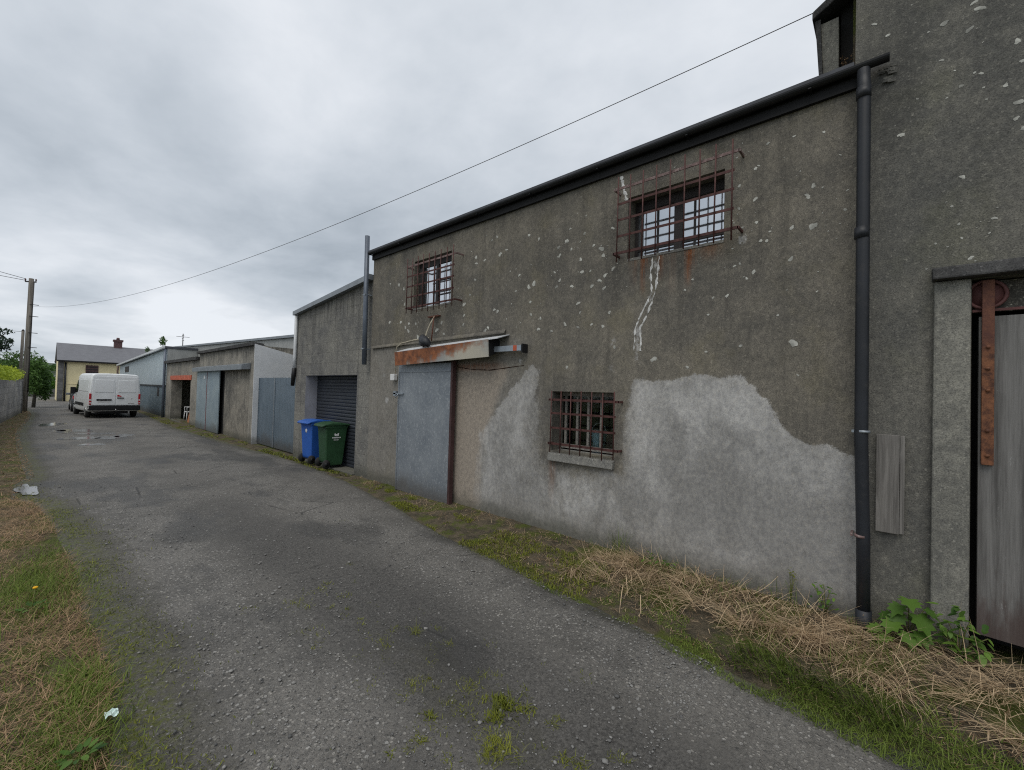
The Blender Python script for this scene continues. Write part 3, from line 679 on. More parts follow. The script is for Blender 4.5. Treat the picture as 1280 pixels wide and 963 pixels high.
def a_stain(y, z):
    return .55*np.exp(-((y-3.1)/1.3)**2-((z-3.3)/.7)**2)+.35*np.clip((z-3.75)/.3, 0, 1)+.3*np.exp(-((z-2.5)/.12)**2)*(y > 3.6)+.35*np.exp(-((y-5.7)/1.3)**2-((z-2.9)/.4)**2)+1.3*np.clip(fbm(y*5+2, y*0+7)-.52, 0, 1)*np.exp(-np.clip(4.06-z, 0, 9)/.7)*2+.5*np.exp(-((y-2.2)/.06)**2)*(z < 3.7)*(z > 2.6)+.5*np.exp(-((y-1.1)/.05)**2)*(z < 3.2)*(z > 2.4)
def a_low(y, z): return np.clip((2.43-z)/.05, 0, 1)*np.clip((y-3.3)/.5, 0, 1)
def a_rust(y, z):
    s = np.zeros(np.shape(y))
    for c, w, ln, k in ((2.05, .012, .26, .8), (2.01, .018, .34, 1.1), (1.9, .016, .42, 1.1), (1.86, .01, .2, .7), (1.72, .03, .30, .7), (1.61, .016, .48, 1.15), (1.57, .01, .22, .8), (1.45, .02, .40, 1.2), (1.41, .012, .25, .9), (1.26, .09, .2, .55)):
        s = np.maximum(s, k*np.exp(-((y-c)/w)**2)*np.clip((z-(HB[2]-ln))/.1, 0, 1)*(z < HB[2]+.02)*np.clip(1.1-(HB[2]-z)/ln, 0, 1))
    s = np.maximum(s, .55*np.exp(-((y-2.98)/.03)**2)*(z < .92)*np.clip((z-.35)/.4, 0, 1))
    s = np.maximum(s, .9*np.exp(-((z-2.03)/.05)**2)*(y > 3.7)*(y < 4.8)*np.clip((y-3.7)/.4, 0, 1)*.8)
    s = np.maximum(s, .5*np.exp(-((y-4.84)/.06)**2)*(z < 2.1))
    return s
def extra_main(v, f, mi):
    ribbon(v, f, mi, [(1.80,3.08),(1.82,2.9),(1.80,2.72),(1.91,2.52),(1.975,2.36),(1.98,2.15)], .012, WX, 2)
    ribbon(v, f, mi, [(1.73,3.08),(1.75,2.9),(1.765,2.74),(1.84,2.52),(1.915,2.38),(1.91,2.14)], .012, WX, 2)
    ribbon(v, f, mi, [(2.17,4.02),(2.15,3.92),(2.11,3.80),(2.1,3.74)], .02, WX, 2)
    q = [wallpt(*p)[:2] for p in ((572,459),(590,462),(612,463),(634,460),(655,457))]; ribbon(v, f, mi, q, .0, WX, 3); n0 = len(v)-3*(len(q)*7-6)
    for i in range(n0, len(v), 3):
        a = rnd.uniform(.002, .009); v[i] = (v[i][0], v[i][1], v[i][2]+a); v[i+2] = (v[i+2][0], v[i+2][1], v[i+2][2]-a)
    # the ledge of thicker render above the door
    k = len(v); P = [(7.1, 2.415), (6.3, 2.425), (5.3, 2.44), (4.6, 2.452), (3.78, 2.462)]
    for (y, z) in P: v.extend([(WX-.008, y, z+.05), (WX-.035, y, z+.012), (WX-.035, y, z-.004), (WX+.02, y, z-.006)])
    for i in range(len(P)-1):
        for j in range(3): a = k+4*i+j; f.append((a, a+1, a+5, a+4)); mi.append(0)
wh = thing('warehouse', 'long grey cement rendered warehouse with barred windows and a blue grey sliding metal door', 'building', (WX, 3.6, 0))
shell_wall('wall', WX, .17, 7.17, -.15, 4.1, [HB, HS, HL, (4.8, 6.0, .02, 2.0)], [M['wall'], M['lichen'], M['filler'], M['crack']], wh, .24, 12, .045,
           {'patch': a_patch, 'tone': a_tone, 'soft': lambda y, z: np.clip(1.25*np.exp(-((y-2.75)/.95)**2-((z-1.0)/.95)**2)+.9*np.exp(-((y-4.2)/.35)**2-((z-.4)/.7)**2), 0, 1), 'stain': a_stain, 'cream': a_cream, 'low': a_low, 'rust': a_rust}, lich, extra_main)
m = MB()   # roof: two slopes, eave proud of the wall
m.prism([(3.975, 4.185), (3.975, 4.215), (8.05, 5.80), (12.2, 4.215), (12.2, 4.185), (8.05, 5.74)], 'y', .23, 7.2)
rf = m.build('roof', M['slate'], wh)
MB().box(4.045, 4.078, .2, 7.18, 4.055, 4.175).build('fascia', M['fascia'], wh)
m = MB(); n = 10
prof = [(4.0+.038*math.cos(math.pi+math.pi*i/n), 4.18+.042*math.sin(math.pi+math.pi*i/n)) for i in range(n+1)]
inner = [(4.0+.033*math.cos(math.pi+math.pi*i/n), 4.18+.037*math.sin(math.pi+math.pi*i/n)) for i in range(n+1)][::-1]
m.prism(prof+inner, 'y', .03, 7.2); gt = m.build('gutter', M['black'], wh)
for y in np.arange(.5, 7.2, .95): MB().box(3.96, 4.044, y-.01, y+.01, 4.130, 4.137).build('gutter_bracket', M['black'], gt)
# downpipe
dp = MB().tube([(4.0,.175,4.14),(3.99,.17,4.0),(3.985,.16,1.4),(3.985,.142,.7),(3.985,.135,.12)], .040, 16).build('downpipe', M['pipe'], wh)
for z in (3.97, 2.93): MB().tube([(3.985,.172,z-.05),(3.985,.172,z+.03)], .0445, 16).build('pipe_collar', M['pipe'], dp)
MB().tube([(3.985,.135,.02),(3.985,.135,.2)], .047, 16).build('pipe_shoe', M['pipe'], dp)
for z, mm in ((1.47, 'galv'), (.72, 'barplain')):
    m = MB(); m.tube([(3.985,.152,z-.009),(3.985,.152,z+.009)], .043, 16); m.box(3.97, 4.075, .2, .215, z-.009, z+.009); m.build('pipe_clip', M[mm], dp)

def grille(y0, y1, z0, z1, nv, rails, parent, X=3.93, toplain=None, stub=.07, anch=()):
    gobj = MB()
    for y in np.linspace(y0, y1, nv):
        dz = rnd.uniform(-.012, .012)
        gobj.tube([(X+rnd.uniform(-.004,.004), y+rnd.uniform(-.006,.006), z0+dz), (X, y, z1+dz)], .0072, 6)
    for z in rails:
        gobj.box(X+.008, X+.014, y0-.015, y1+.015, z-.0115, z+.0115)
    go = gobj.build('window_grille', M['barred'], parent)
    for z in anch:
        m = MB(); m.box(X+.015, X+.026, y0-stub, y1+stub, z-.013, z+.013)
        for y in (y0-stub, y1+stub): m.box(X+.015, WX+.01, y-.008, y+.008, z-.011, z+.011)
        m.build('fixing_bar', M['barplain' if toplain == z else 'barred'], go)
    return go

# upper right window
def upper_window(H, cols_list, name_parent, rails, set_back=.2, casements=2, dark_side=0):
    y0, y1, z0, z1 = H; X = WX+set_back
    fr = MB(); t = .035
    zt = z1-.10
    fr.box(X, X+.06, y0, y1, zt, z1-.001)                # deep dark head
    fr.box(X, X+.05, y0+.001, y0+t, z0+.03, zt); fr.box(X, X+.05, y1-t, y1-.001, z0+.03, zt); fr.box(X, X+.05, y0, y1, z0+.001, z0+.03)
    w = MB()
    return fr, X, zt
fr, X, zt = upper_window(HB, None, wh, None, .17)
fr.box(X-.01, X+.05, 1.575, 1.655, HB[2], HB[3]-.1)
for y in (1.46, 1.835): fr.box(X+.004, X+.018, y-.007, y+.007, HB[2]+.02, zt)
for z in (3.24,): fr.box(X+.006, X+.028, HB[0]+.03, HB[1]-.03, z-.010, z+.010)
win = fr.build('window', M['frame'], wh)
win['label'] = 'wide upper window with a maroon grille beside the downpipe'
m = MB(); m.box(X+.02, X+.026, HB[0]+.01, HB[1]-.01, HB[2]+.01, zt+.02); m.build('pane', M['mirrorglass'], win)
MB().box(WX-.004, WX+.17, HB[0]-.0, HB[1]+.0, HB[2]-.012, HB[2]+.014).build('sill', M['sill'], win)
grille(1.04, 2.12, 3.05, 3.93, 9, (3.655, 3.49, 3.32), wh, 3.93, 3.82, .05, (3.82, 3.15))
# upper left window
fr, X, zt = upper_window(HS, None, wh, None, .1)
for y in (5.40,): fr.box(X-.005, X+.05, y-.03, y+.03, HS[2], zt)
fr.box(X-.02, X+.05, 5.74, HS[1]-.036, HS[2]+.03, zt)  # extra-wide dark box standing in for the shaded far reveal
for z in (3.2, 3.43): fr.box(X+.006, X+.018, HS[0]+.03, 5.4, z-.009, z+.009)
for y in (5.5,): fr.box(X+.006, X+.018, y-.007, y+.007, HS[2]+.03, zt)
win = fr.build('window', M['frame'], wh); win['label'] = 'small upper window with a maroon grille above the sliding door'
MB().box(X+.02, X+.026, HS[0]+.01, 5.76, HS[2]+.01, zt+.02).build('pane', M['mirrorglass'], win)
MB().box(WX-.004, WX+.1, HS[0], HS[1], HS[2]-.012, HS[2]+.014).build('sill', M['sill'], win)
grille(4.72, 5.86, 2.90, 3.79, 9, (3.505, 3.34, 3.17), wh, 3.93, 3.67, .04, (3.67, 3.0))
# lower window: open to the dark inside
X = WX+.2; fr = MB()
fr.box(X, X+.05, HL[0]+.001, HL[1]-.001, HL[3]-.05, HL[3]-.001); fr.box(X, X+.05, HL[0]+.001, HL[1]-.001, HL[2]+.02, HL[2]+.07)
for y in (2.21, 2.46, 2.63, 2.78, 2.945): fr.box(X+.001, X+.045, y-.013, y+.013, HL[2]+.07, HL[3]-.05)
win = fr.build('window', M['oldframe'], wh); win['label'] = 'low barred window with peeling pale frame and dark inside'
MB().box(X+.02, X+.024, HL[0]+.01, HL[1]-.01, HL[2]+.05, HL[3]-.03).build('pane', M['clear'], win)
MB().hexa([(WX-.055,2.17,.90),(WX+.19,2.17,.90),(WX+.19,3.02,.90),(WX-.055,3.02,.895),(WX-.045,2.17,.985),(WX+.19,2.17,1.018),(WX+.19,3.02,1.018),(WX-.045,3.02,.985)]).build('sill', M['sill'], win, bevel=.008)
grille(2.14, 2.945, 1.0, 1.71, 7, (1.456, 1.288), wh, 3.985, None, .045, (1.612, 1.103))
# near-black shelf and board stand in for the unlit room behind the low window
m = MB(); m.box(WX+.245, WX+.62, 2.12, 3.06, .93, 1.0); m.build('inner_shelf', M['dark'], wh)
m = MB(); m.box(WX+.9, WX+.95, .3, 7.1, 0, 4.0); m.build('interior_shade_board', M['dark'], wh)
# sliding door with edge post, canopy, track, latch
sd = MB(); sd.box(3.975, 4.02, 4.745, 6.08, .04, 2.09); sd = sd.build('sliding_door', M['doorblue'], wh)
sd['label'] = 'weathered blue grey sheet metal sliding door under a rusty canopy'
m = MB(); m.box(3.965, 4.03, 4.70, 4.743, .03, 2.12); m.build('door_edge', mat_plain('dark_brown_edge', srgb(66, 46, 46), .7), sd)
m = MB(); m.box(3.966, 3.9745, 4.75, 6.075, 1.96, 1.985); m.box(3.968, 3.9745, 6.05, 6.078, .04, 1.955); m.build('door_rib', M['doorblue'], sd)
m = MB(); m.box(3.95, 3.973, 5.92, 6.2, 1.60, 1.622); m.box(3.95, 4.07, 6.12, 6.19, 1.57, 1.65); m.tube([(3.95,6.04,1.61),(3.93,6.04,1.58),(3.93,6.10,1.54)], .008, 6); m.build('latch', M['galv'], sd)
m = MB()
m.hexa([(3.86,3.88,2.135),(3.875,3.88,2.135),(3.875,6.02,2.065),(3.86,6.02,2.065),(3.84,3.88,2.36),(3.855,3.88,2.36),(3.855,6.02,2.28),(3.84,6.02,2.28)])
cp = m.build('door_canopy', M['rustsheet'], wh)
cp['label'] = 'rusted painted sheet canopy over the sliding door track'
m = MB(); m.hexa([(3.856,3.72,2.36),(4.09,3.72,2.432),(4.09,5.98,2.36),(3.856,5.98,2.285),(3.856,3.72,2.37),(4.09,3.72,2.442),(4.09,5.98,2.37),(3.856,5.98,2.295)])
m.build('canopy_top', M['whitemetal'], cp)
m = MB(); m.hexa([(3.877,3.885,2.14),(4.07,3.885,2.22),(4.07,3.895,2.22),(3.877,3.895,2.14),(3.858,3.885,2.35),(4.07,3.885,2.41),(4.07,3.895,2.41),(3.858,3.895,2.35)]); m.build('canopy_end', M['fascia'], cp)
tr = MB(); tr.box(3.965, 4.035, 3.42, 6.0, 2.205, 2.275); tr = tr.build('door_track', M['galv'], wh)
MB().box(3.963, 3.9648, 3.49, 3.55, 2.206, 2.274).build('orange_mark', M['orange'], tr)
MB().box(3.97, 4.075, 3.40, 3.4195, 2.18, 2.29).build('track_stop', M['black'], tr)
# broken light bracket, bundle of taped cable, conduit and small white box
cb = MB(); cb.box(4.03, 4.075, 5.15, 5.42, 2.815, 2.835); cb.tube([(4.04,5.24,2.83),(3.98,5.20,2.77),(3.95,5.18,2.6),(3.95,5.20,2.43)], .011, 6); cb = cb.build('lamp_bracket', M['strap'], wh)
m = MB(); m.tube([(4.03,5.24,2.82),(3.98,5.28,2.70),(3.96,5.33,2.58),(3.94,5.35,2.48),(3.92,5.25,2.42)], .012, 6); m.tube([(4.05,5.4,2.50),(4.05,5.8,2.49),(4.05,6.15,2.455),(4.05,6.28,2.40),(4.05,6.30,2.3),(4.05,6.30,1.92)], .009, 6); m.build('cable', M['cable'], cb)
m = MB(); m.tube([(3.90,5.36,2.50),(3.87,5.30,2.45),(3.84,5.2,2.40),(3.83,5.11,2.36)], [.04,.07,.075,.04], 9); m.tube([(3.88,5.40,2.48),(3.85,5.33,2.38),(3.83,5.22,2.34)], [.02,.03,.02], 7); m.build('taped_bundle', M['tape'], cb)
MB().box(4.0, 4.07, 6.26, 6.38, 1.83, 1.94).build('junction_box', M['white'], wh, bevel=.008)

tub = thing('plastic_tub', 'pale blue plastic tub with wire handle behind the low barred window', 'tub', (WX+.34, 2.56, 1.0))
m = MB(); m.tube([(WX+.34,2.56,1.0),(WX+.34,2.56,1.25)], [.08,.088], 18); m.build('body', M['tub'], tub)
m = MB(); m.tube([(WX+.34,2.56,1.25),(WX+.34,2.56,1.27)], .094, 18); m.tube([(WX+.34,2.56-.09*math.cos(a),1.26+.09*math.sin(a)) for a in np.linspace(0, math.pi, 10)], .004, 5); m.build('lid', M['white'], tub)
dr = thing('plastic_canister', 'brown canister with top handle beside the pale tub behind the low barred window', 'canister', (WX+.36, 2.34, 1.0))
m = MB(); m.box(WX+.26, WX+.46, 2.25, 2.435, 1.0, 1.24); m.build('body', M['brown'], dr, bevel=.03, seg=3)
m = MB(); m.tube([(WX+.36,2.28,1.23),(WX+.36,2.28,1.29),(WX+.36,2.40,1.29),(WX+.36,2.40,1.23)], .014, 6); m.build('handle', M['oldframe'], dr)

# ------------------------------------------------------------------ TALL GABLE BUILDING on the right
TX = 4.085
lt = []
for (x, y, s) in [(257,82,1.7),(383,28,1.8),(362,8,1.3),(344,105,1.6),(520,362,1.9),(533,215,1.2),(473,302,1.2),(315,305,1),(386,260,.9),(363,257,.6),(103,479,1.4),(320,626,1.3),(432,772,1.2),(307,793,.8),(283,730,.7),(350,912,1.2),(535,455,1.2),(318,843,.6),(515,145,1.6),(200,113,.6),(55,125,1),(8,85,1),(405,352,.5),(160,350,.6),(265,347,.5),(248,213,1),(510,420,1.3),(415,825,.5),(268,873,.5),(193,952,.6),(225,862,.6),(395,310,.5)]:
    a, b, t = wallpt(1090+x/2.83, y/2.83); lt.append((a, b, .0062*s*t/1.6+.001))
for i in range(60): lt.append((rnd.uniform(-1.2, .15), rnd.uniform(2.6, 5.4), abs(rnd.gauss(0, .003))+.0015))
lt = [l for l in lt if l[0] < .15]
gb = thing('gable_building', 'tall dark rendered building with a boarded sliding door at the right of the lane', 'building', (TX, -3, 0))
def extra_tall(v, f, mi):
    # rubble hole under the gutter end
    for i in range(14):
        y = rnd.uniform(-.01, .08); z = rnd.uniform(4.02, 4.16); s = rnd.uniform(.012, .03); k = len(v)
        v.extend([(TX-.012, y-s, z-s*.7), (TX-.02, y+s, z-s*.6), (TX-.016, y+s*.8, z+s*.7), (TX-.01, y-s, z+s*.6)]); f.append((k, k+1, k+2, k+3)); mi.append(0)
shell_wall('wall', TX, -6.0, .228, -.15, 6.6, [(-2.3, -.39, .02, 2.51)], [M['wall_tall'], M['lichen'], M['reveal']], gb, .3, 12, .06, {'stain': lambda y, z: 1.1*np.exp(-((y-.0)/.16)**2-((z-3.95)/.45)**2)+.5*np.clip((z-3.6)/1.2, 0, 1)+.7*np.exp(-((y+.2)/.05)**2)*(z < 2.5)}, lt, extra_tall)
MB().prism([(3.95, 6.6), (3.95, 6.68), (8.04, 8.9), (12.1, 6.68), (12.1, 6.6)], 'y', -6.1, .3).build('roof', M['slate'], gb)
MB().hexa([(TX-.045,-.385,-.1),(TX+.2,-.385,-.1),(TX+.2,-.205,-.1),(TX-.045,-.205,-.1),(TX-.035,-.385,2.515),(TX+.2,-.385,2.515),(TX+.2,-.212,2.515),(TX-.035,-.212,2.515)]).build('door_pier', M['pier'], gb, bevel=.012)
MB().hexa([(TX-.11,-2.5,2.50),(TX+.05,-2.5,2.50),(TX+.05,-.2,2.518),(TX-.10,-.2,2.518),(TX-.09,-2.5,2.60),(TX+.05,-2.5,2.64),(TX+.05,-.2,2.63),(TX-.08,-.2,2.60)]).build('lintel', M['lintel'], gb, bevel=.012)
MB().box(TX-.02, TX+.3, -2.3, -.386, -.1, .045).build('threshold', M['sill'], gb, bevel=.01)
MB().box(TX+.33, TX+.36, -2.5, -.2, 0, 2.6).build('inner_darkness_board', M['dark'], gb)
MB().box(TX+.075, TX+.12, -2.3, -.39, 2.3, 2.5).build('header_board', M['panel'], gb)
bd = MB(); bd.hexa([(TX+.02,-2.2,.13),(TX+.065,-2.2,.13),(TX+.065,-.425,.205),(TX+.02,-.425,.205),(TX+.02,-2.2,2.26),(TX+.065,-2.2,2.26),(TX+.065,-.425,2.262),(TX+.02,-.425,2.262)])
bd = bd.build('sliding_door', M['oldboard'], gb); bd['label'] = 'peeling grey board sliding door hung from a rusty strap'
m = MB(); m.box(TX-.012, TX+.018, -.49, -.435, 1.30, 2.495); st = m.build('strap_hinge', M['strap'], bd, bevel=.003)
for z in (1.36, 1.52, 1.78, 1.92, 2.06): MB().tube([(TX-.022,-.462,z),(TX-.012,-.462,z)], .011, 8).build('bolt', M['strap'], st)
m = MB(); cy_, cz_ = -.457, 2.405
m.tube([(TX+.02, cy_+.088*math.cos(a), cz_+.088*math.sin(a)) for a in np.linspace(0, 2*math.pi, 25)], .011, 8, cap=False); m.disc((TX+.03, cy_, cz_), 'x', .085, .012, 24); m.disc((TX+.01, cy_, cz_), 'x', .022, .03, 12)
m.build('pulley_wheel', M['maroonrail'], bd)
MB().box(TX+.022, TX+.034, -2.3, -.395, 2.295, 2.312).build('door_rail', M['maroonrail'], gb)
m = MB(); m.box(TX-.033, TX-.008, -.074, -.049, .765, 1.452); m.box(TX-.035, TX-.008, -.047, .078, .76, 1.455); m.build('nailed_board', M['woodgrey'], gb, bevel=.003)
# stack against the gable: pale slab cheek, slot filled near-black for its shade, mossy return, sloping cap
ck = MB(); ck.hexa([(4.99,.398,4.3),(5.5,.398,4.3),(5.5,.50,4.3),(4.99,.50,4.3),(4.99,.408,5.36),(5.5,.408,5.36),(5.5,.545,5.36),(4.99,.545,5.36)])
ck = ck.build('chimney', M['pier'], gb)
m = MB(); m.box(5.12, 5.5, .30, .398, 4.3, 6.2); m.build('shade_slot', M['dark'], ck)
m = MB(); m.hexa([(4.97,.502,4.3),(5.5,.502,4.3),(5.5,.52,4.3),(4.97,.52,4.3),(4.97,.548,5.40),(5.5,.548,5.40),(5.5,.59,5.40),(4.97,.59,5.40)]); m.build('cheek_edge', M['lintel'], ck)
m = MB(); m.hexa([(4.93,.22,5.62),(5.55,.22,5.62),(5.55,.61,5.40),(4.93,.61,5.40),(4.93,.22,5.72),(5.55,.22,5.72),(5.55,.61,5.48),(4.93,.61,5.48)]); m.build('chimney_cap', M['lintel'], ck, bevel=.01)
mossp = np.stack([rng.uniform(5.02, 5.1, 700), rng.uniform(.24, .4, 700), 4.3+rng.random(700)**1.6*.7], -1)
MB().box(5.02, 5.1, .231, .30, 4.3, 6.2).build('mossy_return', M['soil'], ck)
leaf_quads(mossp*np.array([1, 1, 1]), np.full(700, .012), rng.random(700), 'moss_growth', M['deadgrass'], ck)

# ------------------------------------------------------------------ GARAGE
GX = 4.10
ga = thing('garage', 'grey concrete garage with a dark roller shutter behind two wheelie bins', 'building', (GX, 9, 0))
gtop = lambda y: np.interp(y, [7.2, 10.62], [3.70, 3.38])
shell_wall('wall', GX, 7.2, 10.62, -.12, gtop, [(7.68, 10.03, .02, 1.94)], [M['garage'], M['lichen'], M['reveal']], ga, .27, 11, .09, None, None, None, 2)
MB().hexa([(GX-.10,7.2,3.70),(11.1,7.2,3.70),(11.1,10.68,3.38),(GX-.10,10.68,3.38),(GX-.10,7.2,3.80),(11.1,7.2,3.80),(11.1,10.68,3.47),(GX-.10,10.68,3.47)]).build('roof', M['greymetal'], ga)
m = MB(); zz = .03; k = 0; prof = []
for i in range(26):
    z0 = .03+i*.0735; prof += [(GX+.272, z0), (GX+.258, z0+.02), (GX+.258, z0+.05), (GX+.272, z0+.07)]
prof += [(GX+.3, .03+26*.0735), (GX+.3, .03)]
m.prism(prof, 'y', 7.69, 10.02); m.build('roller_shutter', M['shutter'], ga)
MB().tube([(GX-.05,10.58,3.36),(GX-.05,10.585,2.4),(GX-.05,10.6,2.1)], .035, 10).build('downpipe', M['whitemetal'], ga)
MB().tube([(GX-.05,10.6,2.12),(GX-.05,10.62,1.95),(GX-.05,10.66,1.7)], [.045,.05,.04], 10).build('pipe_shoe', M['black'], ga)
MB().box(GX-.05, GX+.6, 7.66, 10.05, -.06, .035).build('threshold', M['sill'], ga)
fl = MB(); fl.tube([(3.99,7.24,2.12),(3.985,7.245,3.0),(3.975,7.25,4.5)], .044, 14)
fl = fl.build('vent_pipe', M['soilpipe'], ga)
for z in (2.4, 3.4): MB().box(3.94, 4.085, 7.205, 7.285, z, z+.02).build('pipe_clip', M['galv'], fl)

# ------------------------------------------------------------------ wheelie bins
def wheelie_bin(label, body_mat, loc, rz, lid_tilt=0):
    r = thing('wheelie_bin', label, 'bin', loc, rz, 'wheelie bins')
    # local: back (handle side) faces -x, width along y
    m = MB()
    def ring(z, x0, x1, w): return [(x0,-w,z),(x1,-w*.94,z),(x1,w*.94,z),(x0,w,z)]
    R = [ring(.055, -.12, .25, .205), ring(.13, -.20, .262, .215), ring(.75, -.235, .325, .262), ring(.83, -.24, .335, .27), ring(.87, -.265, .355, .285), ring(.905, -.265, .355, .285)]
    vs = [p for q in R for p in q]; fs = [(0,3,2,1)]+[(i*4+j, i*4+(j+1) % 4, i*4+4+(j+1) % 4, i*4+4+j) for i in range(len(R)-1) for j in range(4)]+[tuple(4*(len(R)-1)+j for j in range(4))]
    m.add(vs, fs); b = m.build('body', body_mat, r, True, bevel=.025, seg=3)
    m = MB(); prof = [(-.33,.885),(-.335,.915),(-.27,.935),(-.1,.965),(.12,.965),(.30,.945),(.385,.92),(.385,.895),(.33,.905),(-.27,.906)]
    m.prism([(a, z) for a, z in prof], 'y', -.295, .295); m.build('lid', body_mat, r, True, bevel=.014, seg=2)
    m = MB(); m.tube([(-.30,-.24,.88),(-.345,-.24,.895),(-.345,.24,.895),(-.30,.24,.88)], .016, 8); m.build('handle', body_mat, r, True)
    for sy in (-1, 1):
        m = MB(); m.disc((-.195, sy*.235, .095), 'y', .095, .05, 22); w = m.build('wheel', M['rubber'], r, True)
        m = MB(); m.disc((-.195, sy*.262, .095), 'y', .045, .012, 14); m.build('hub', M['black'], w, True)
    m = MB(); m.tube([(-.195,-.25,.095),(-.195,.25,.095)], .012, 8); m.build('axle', M['black'], r, True)
    return r
gbin = wheelie_bin('green wheelie bin with pale crest on its side in front of the roller shutter', M['greenbin'], (4.08, 8.66, .036), math.radians(-5))
gbin.scale = (.76, .90, .96)
bbin = wheelie_bin('blue wheelie bin standing left of the green one', M['bluebin'], (4.07, 9.42, .036), math.radians(3))
bbin.scale = (.76, .92, .97)
m = MB(); y = -.272   # printed crest with two short lines of lettering on the side
for (x0, x1, z0, z1) in ((-.055,-.02,.70,.74),(-.02,.025,.705,.725),(.025,.06,.70,.745),(-.045,.05,.685,.70)): m.box(x0, x1, -.262, -.2595, z0, z1)
for i in range(9): m.box(-.11+i*.026, -.092+i*.026, -.2555, -.253, .640, .664)
for i in range(5): m.box(-.065+i*.026, -.047+i*.026, -.252, -.2495, .595, .612)
cr = m.build('printed_crest', M['white'], gbin, True)
cr.location = (.04, -.004, 0)
m = MB(); m.disc((-.2345, .0, .72), 'x', .045, .006, 20); m.build('round_sticker', M['white'], bbin, True)

# ------------------------------------------------------------------ GATES between garage and shed
gt_ = thing('metal_gate', 'pair of tall blue grey sheet metal gate leaves beside the white shed end wall', 'gate', (4.2, 12.2, 0))
for (a, b) in ((10.72, 12.205), (12.225, 13.43)):
    m = MB(); m.box(4.2, 4.225, a, b, .05, 1.9)
    lf = m.build('leaf', M['gatemetal'], gt_)
    for y in (a+.02, b-.02): MB().box(4.19, 4.1995, y-.02, y+.02, .05, 1.9).build('leaf_frame', M['gatemetal'], lf)
MB().box(4.185, 4.1895, 12.195, 12.235, .05, 1.9).build('cover_strip', M['greymetal'], gt_)

# ------------------------------------------------------------------ SHED with sliding door
sh = thing('shed', 'low concrete shed with white end wall and pale blue sliding door', 'shed', (4.1, 16.5, 0))
def shed_roof(x): return 2.86-.22*(x-4.08)
shell_wall('wall', 4.1, 13.47, 19.75, -.12, 2.82, [(13.95, 19.5, .02, 2.12)], [M['shedwall'], M['lichen'], M['reveal']], sh, .15, 5.25, .12)
MB().prism([(4.06,-.1),(5.24,-.1),(5.24,2.60),(4.06,2.86)], 'y', 13.44, 13.468).build('white_end_wall', M['whitewash'], sh)
MB().prism([(4.0,2.82),(4.3,2.80),(5.24,2.56),(5.24,2.59),(4.3,2.85),(4.3,2.89),(4.0,2.91)], 'y', 13.472, 19.8).build('roof', M['lintel'], sh)
m = MB(); m.hexa([(3.86,13.85,2.13),(4.09,13.85,2.15),(4.09,19.7,2.15),(3.86,19.7,2.13),(3.86,13.85,2.27),(4.09,13.85,2.33),(4.09,19.7,2.33),(3.86,19.7,2.27)]); m.build('door_canopy', M['greymetal'], sh)
d = MB(); d.box(4.0, 4.03, 16.62, 19.55, .05, 2.14); d = d.build('sliding_door', M['sheddoor'], sh)
MB().box(3.99, 3.9985, 18.1, 18.14, .05, 2.1).build('red_seam', mat_plain('red_brown_seam', srgb(120, 72, 72), .7), d)
MB().box(3.985, 3.998, 18.38, 18.52, 1.86, 1.98).build('white_notice', M['white'], d)
MB().box(4.12, 4.2, 13.95, 16.45, .03, 2.12).build('concrete_panel', M['panel'], sh)
MB().box(4.14, 4.2, 16.45, 19.5, .03, 2.12).build('gap_shade_panel', M['dark'], sh)  # near-black sheet gives the gap beside the door its shade

# ------------------------------------------------------------------ OPEN SHED with red lintel
os_ = thing('open_shed', 'low concrete shed with an open dark doorway under a red lintel', 'shed', (4.1, 22.7, 0))
shell_wall('wall', 4.1, 19.77, 25.9, -.12, 2.6, [(21.05, 24.75, .02, 1.92)], [M['shedwall'], M['lichen'], M['shedwall']], os_, .4, 9, .15, None, None, None, 2)
MB().box(3.98, 9.1, 19.78, 25.95, 2.6, 2.72).build('roof', M['lintel'], os_)
MB().box(4.07, 4.2, 20.9, 24.9, 1.83, 2.02).build('lintel', M['orange'], os_)
MB().box(4.0, 4.4, 21.0, 24.8, -.05, .04).build('threshold', M['sill'], os_)
MB().box(5.6, 5.7, 20, 25.6, 0, 2.5).build('interior_shade_board', M['dark'], os_)  # near-black sheet in place of the shed's unlit depth
pb = thing('timber_board', 'brown timber sheet leaning inside the open shed doorway', 'board', (4.3, 21.7, .04))
m = MB(); m.hexa([(4.24,21.1,.04),(4.27,21.1,.04),(4.27,22.2,.04),(4.24,22.2,.04),(4.40,21.1,.9),(4.43,21.1,.9),(4.43,22.2,.9),(4.40,22.2,.9)]); m.build('sheet', M['soilbrown'], pb)
pc_ = thing('plastic_chair', 'white plastic garden chair standing in the open shed doorway', 'chair', (4.55, 23.1, .04))
m = MB(); m.box(4.35, 4.75, 22.85, 23.35, .42, .45); m.build('seat', M['white'], pc_)
m = MB()
for y in np.linspace(22.88, 23.32, 5): m.beam((4.73, y, .45), (4.82, y, .86), .05, .015, up=(1, 0, 0))
m.box(4.78, 4.84, 22.86, 23.34, .80, .88); m.build('backrest', M['white'], pc_)
for (x, y) in ((4.37, 22.87), (4.37, 23.33), (4.73, 22.87), (4.73, 23.33)): MB().tube([(x, y, .42), (x+(x-4.55)*.12, y+(y-23.1)*.12, .0+.04)], .018, 6).build('leg', M['white'], pc_)
for y in (22.87, 23.33): MB().tube([(4.37,y,.42),(4.36,y,.64),(4.77,y,.66)], .016, 6).build('armrest', M['white'], pc_)

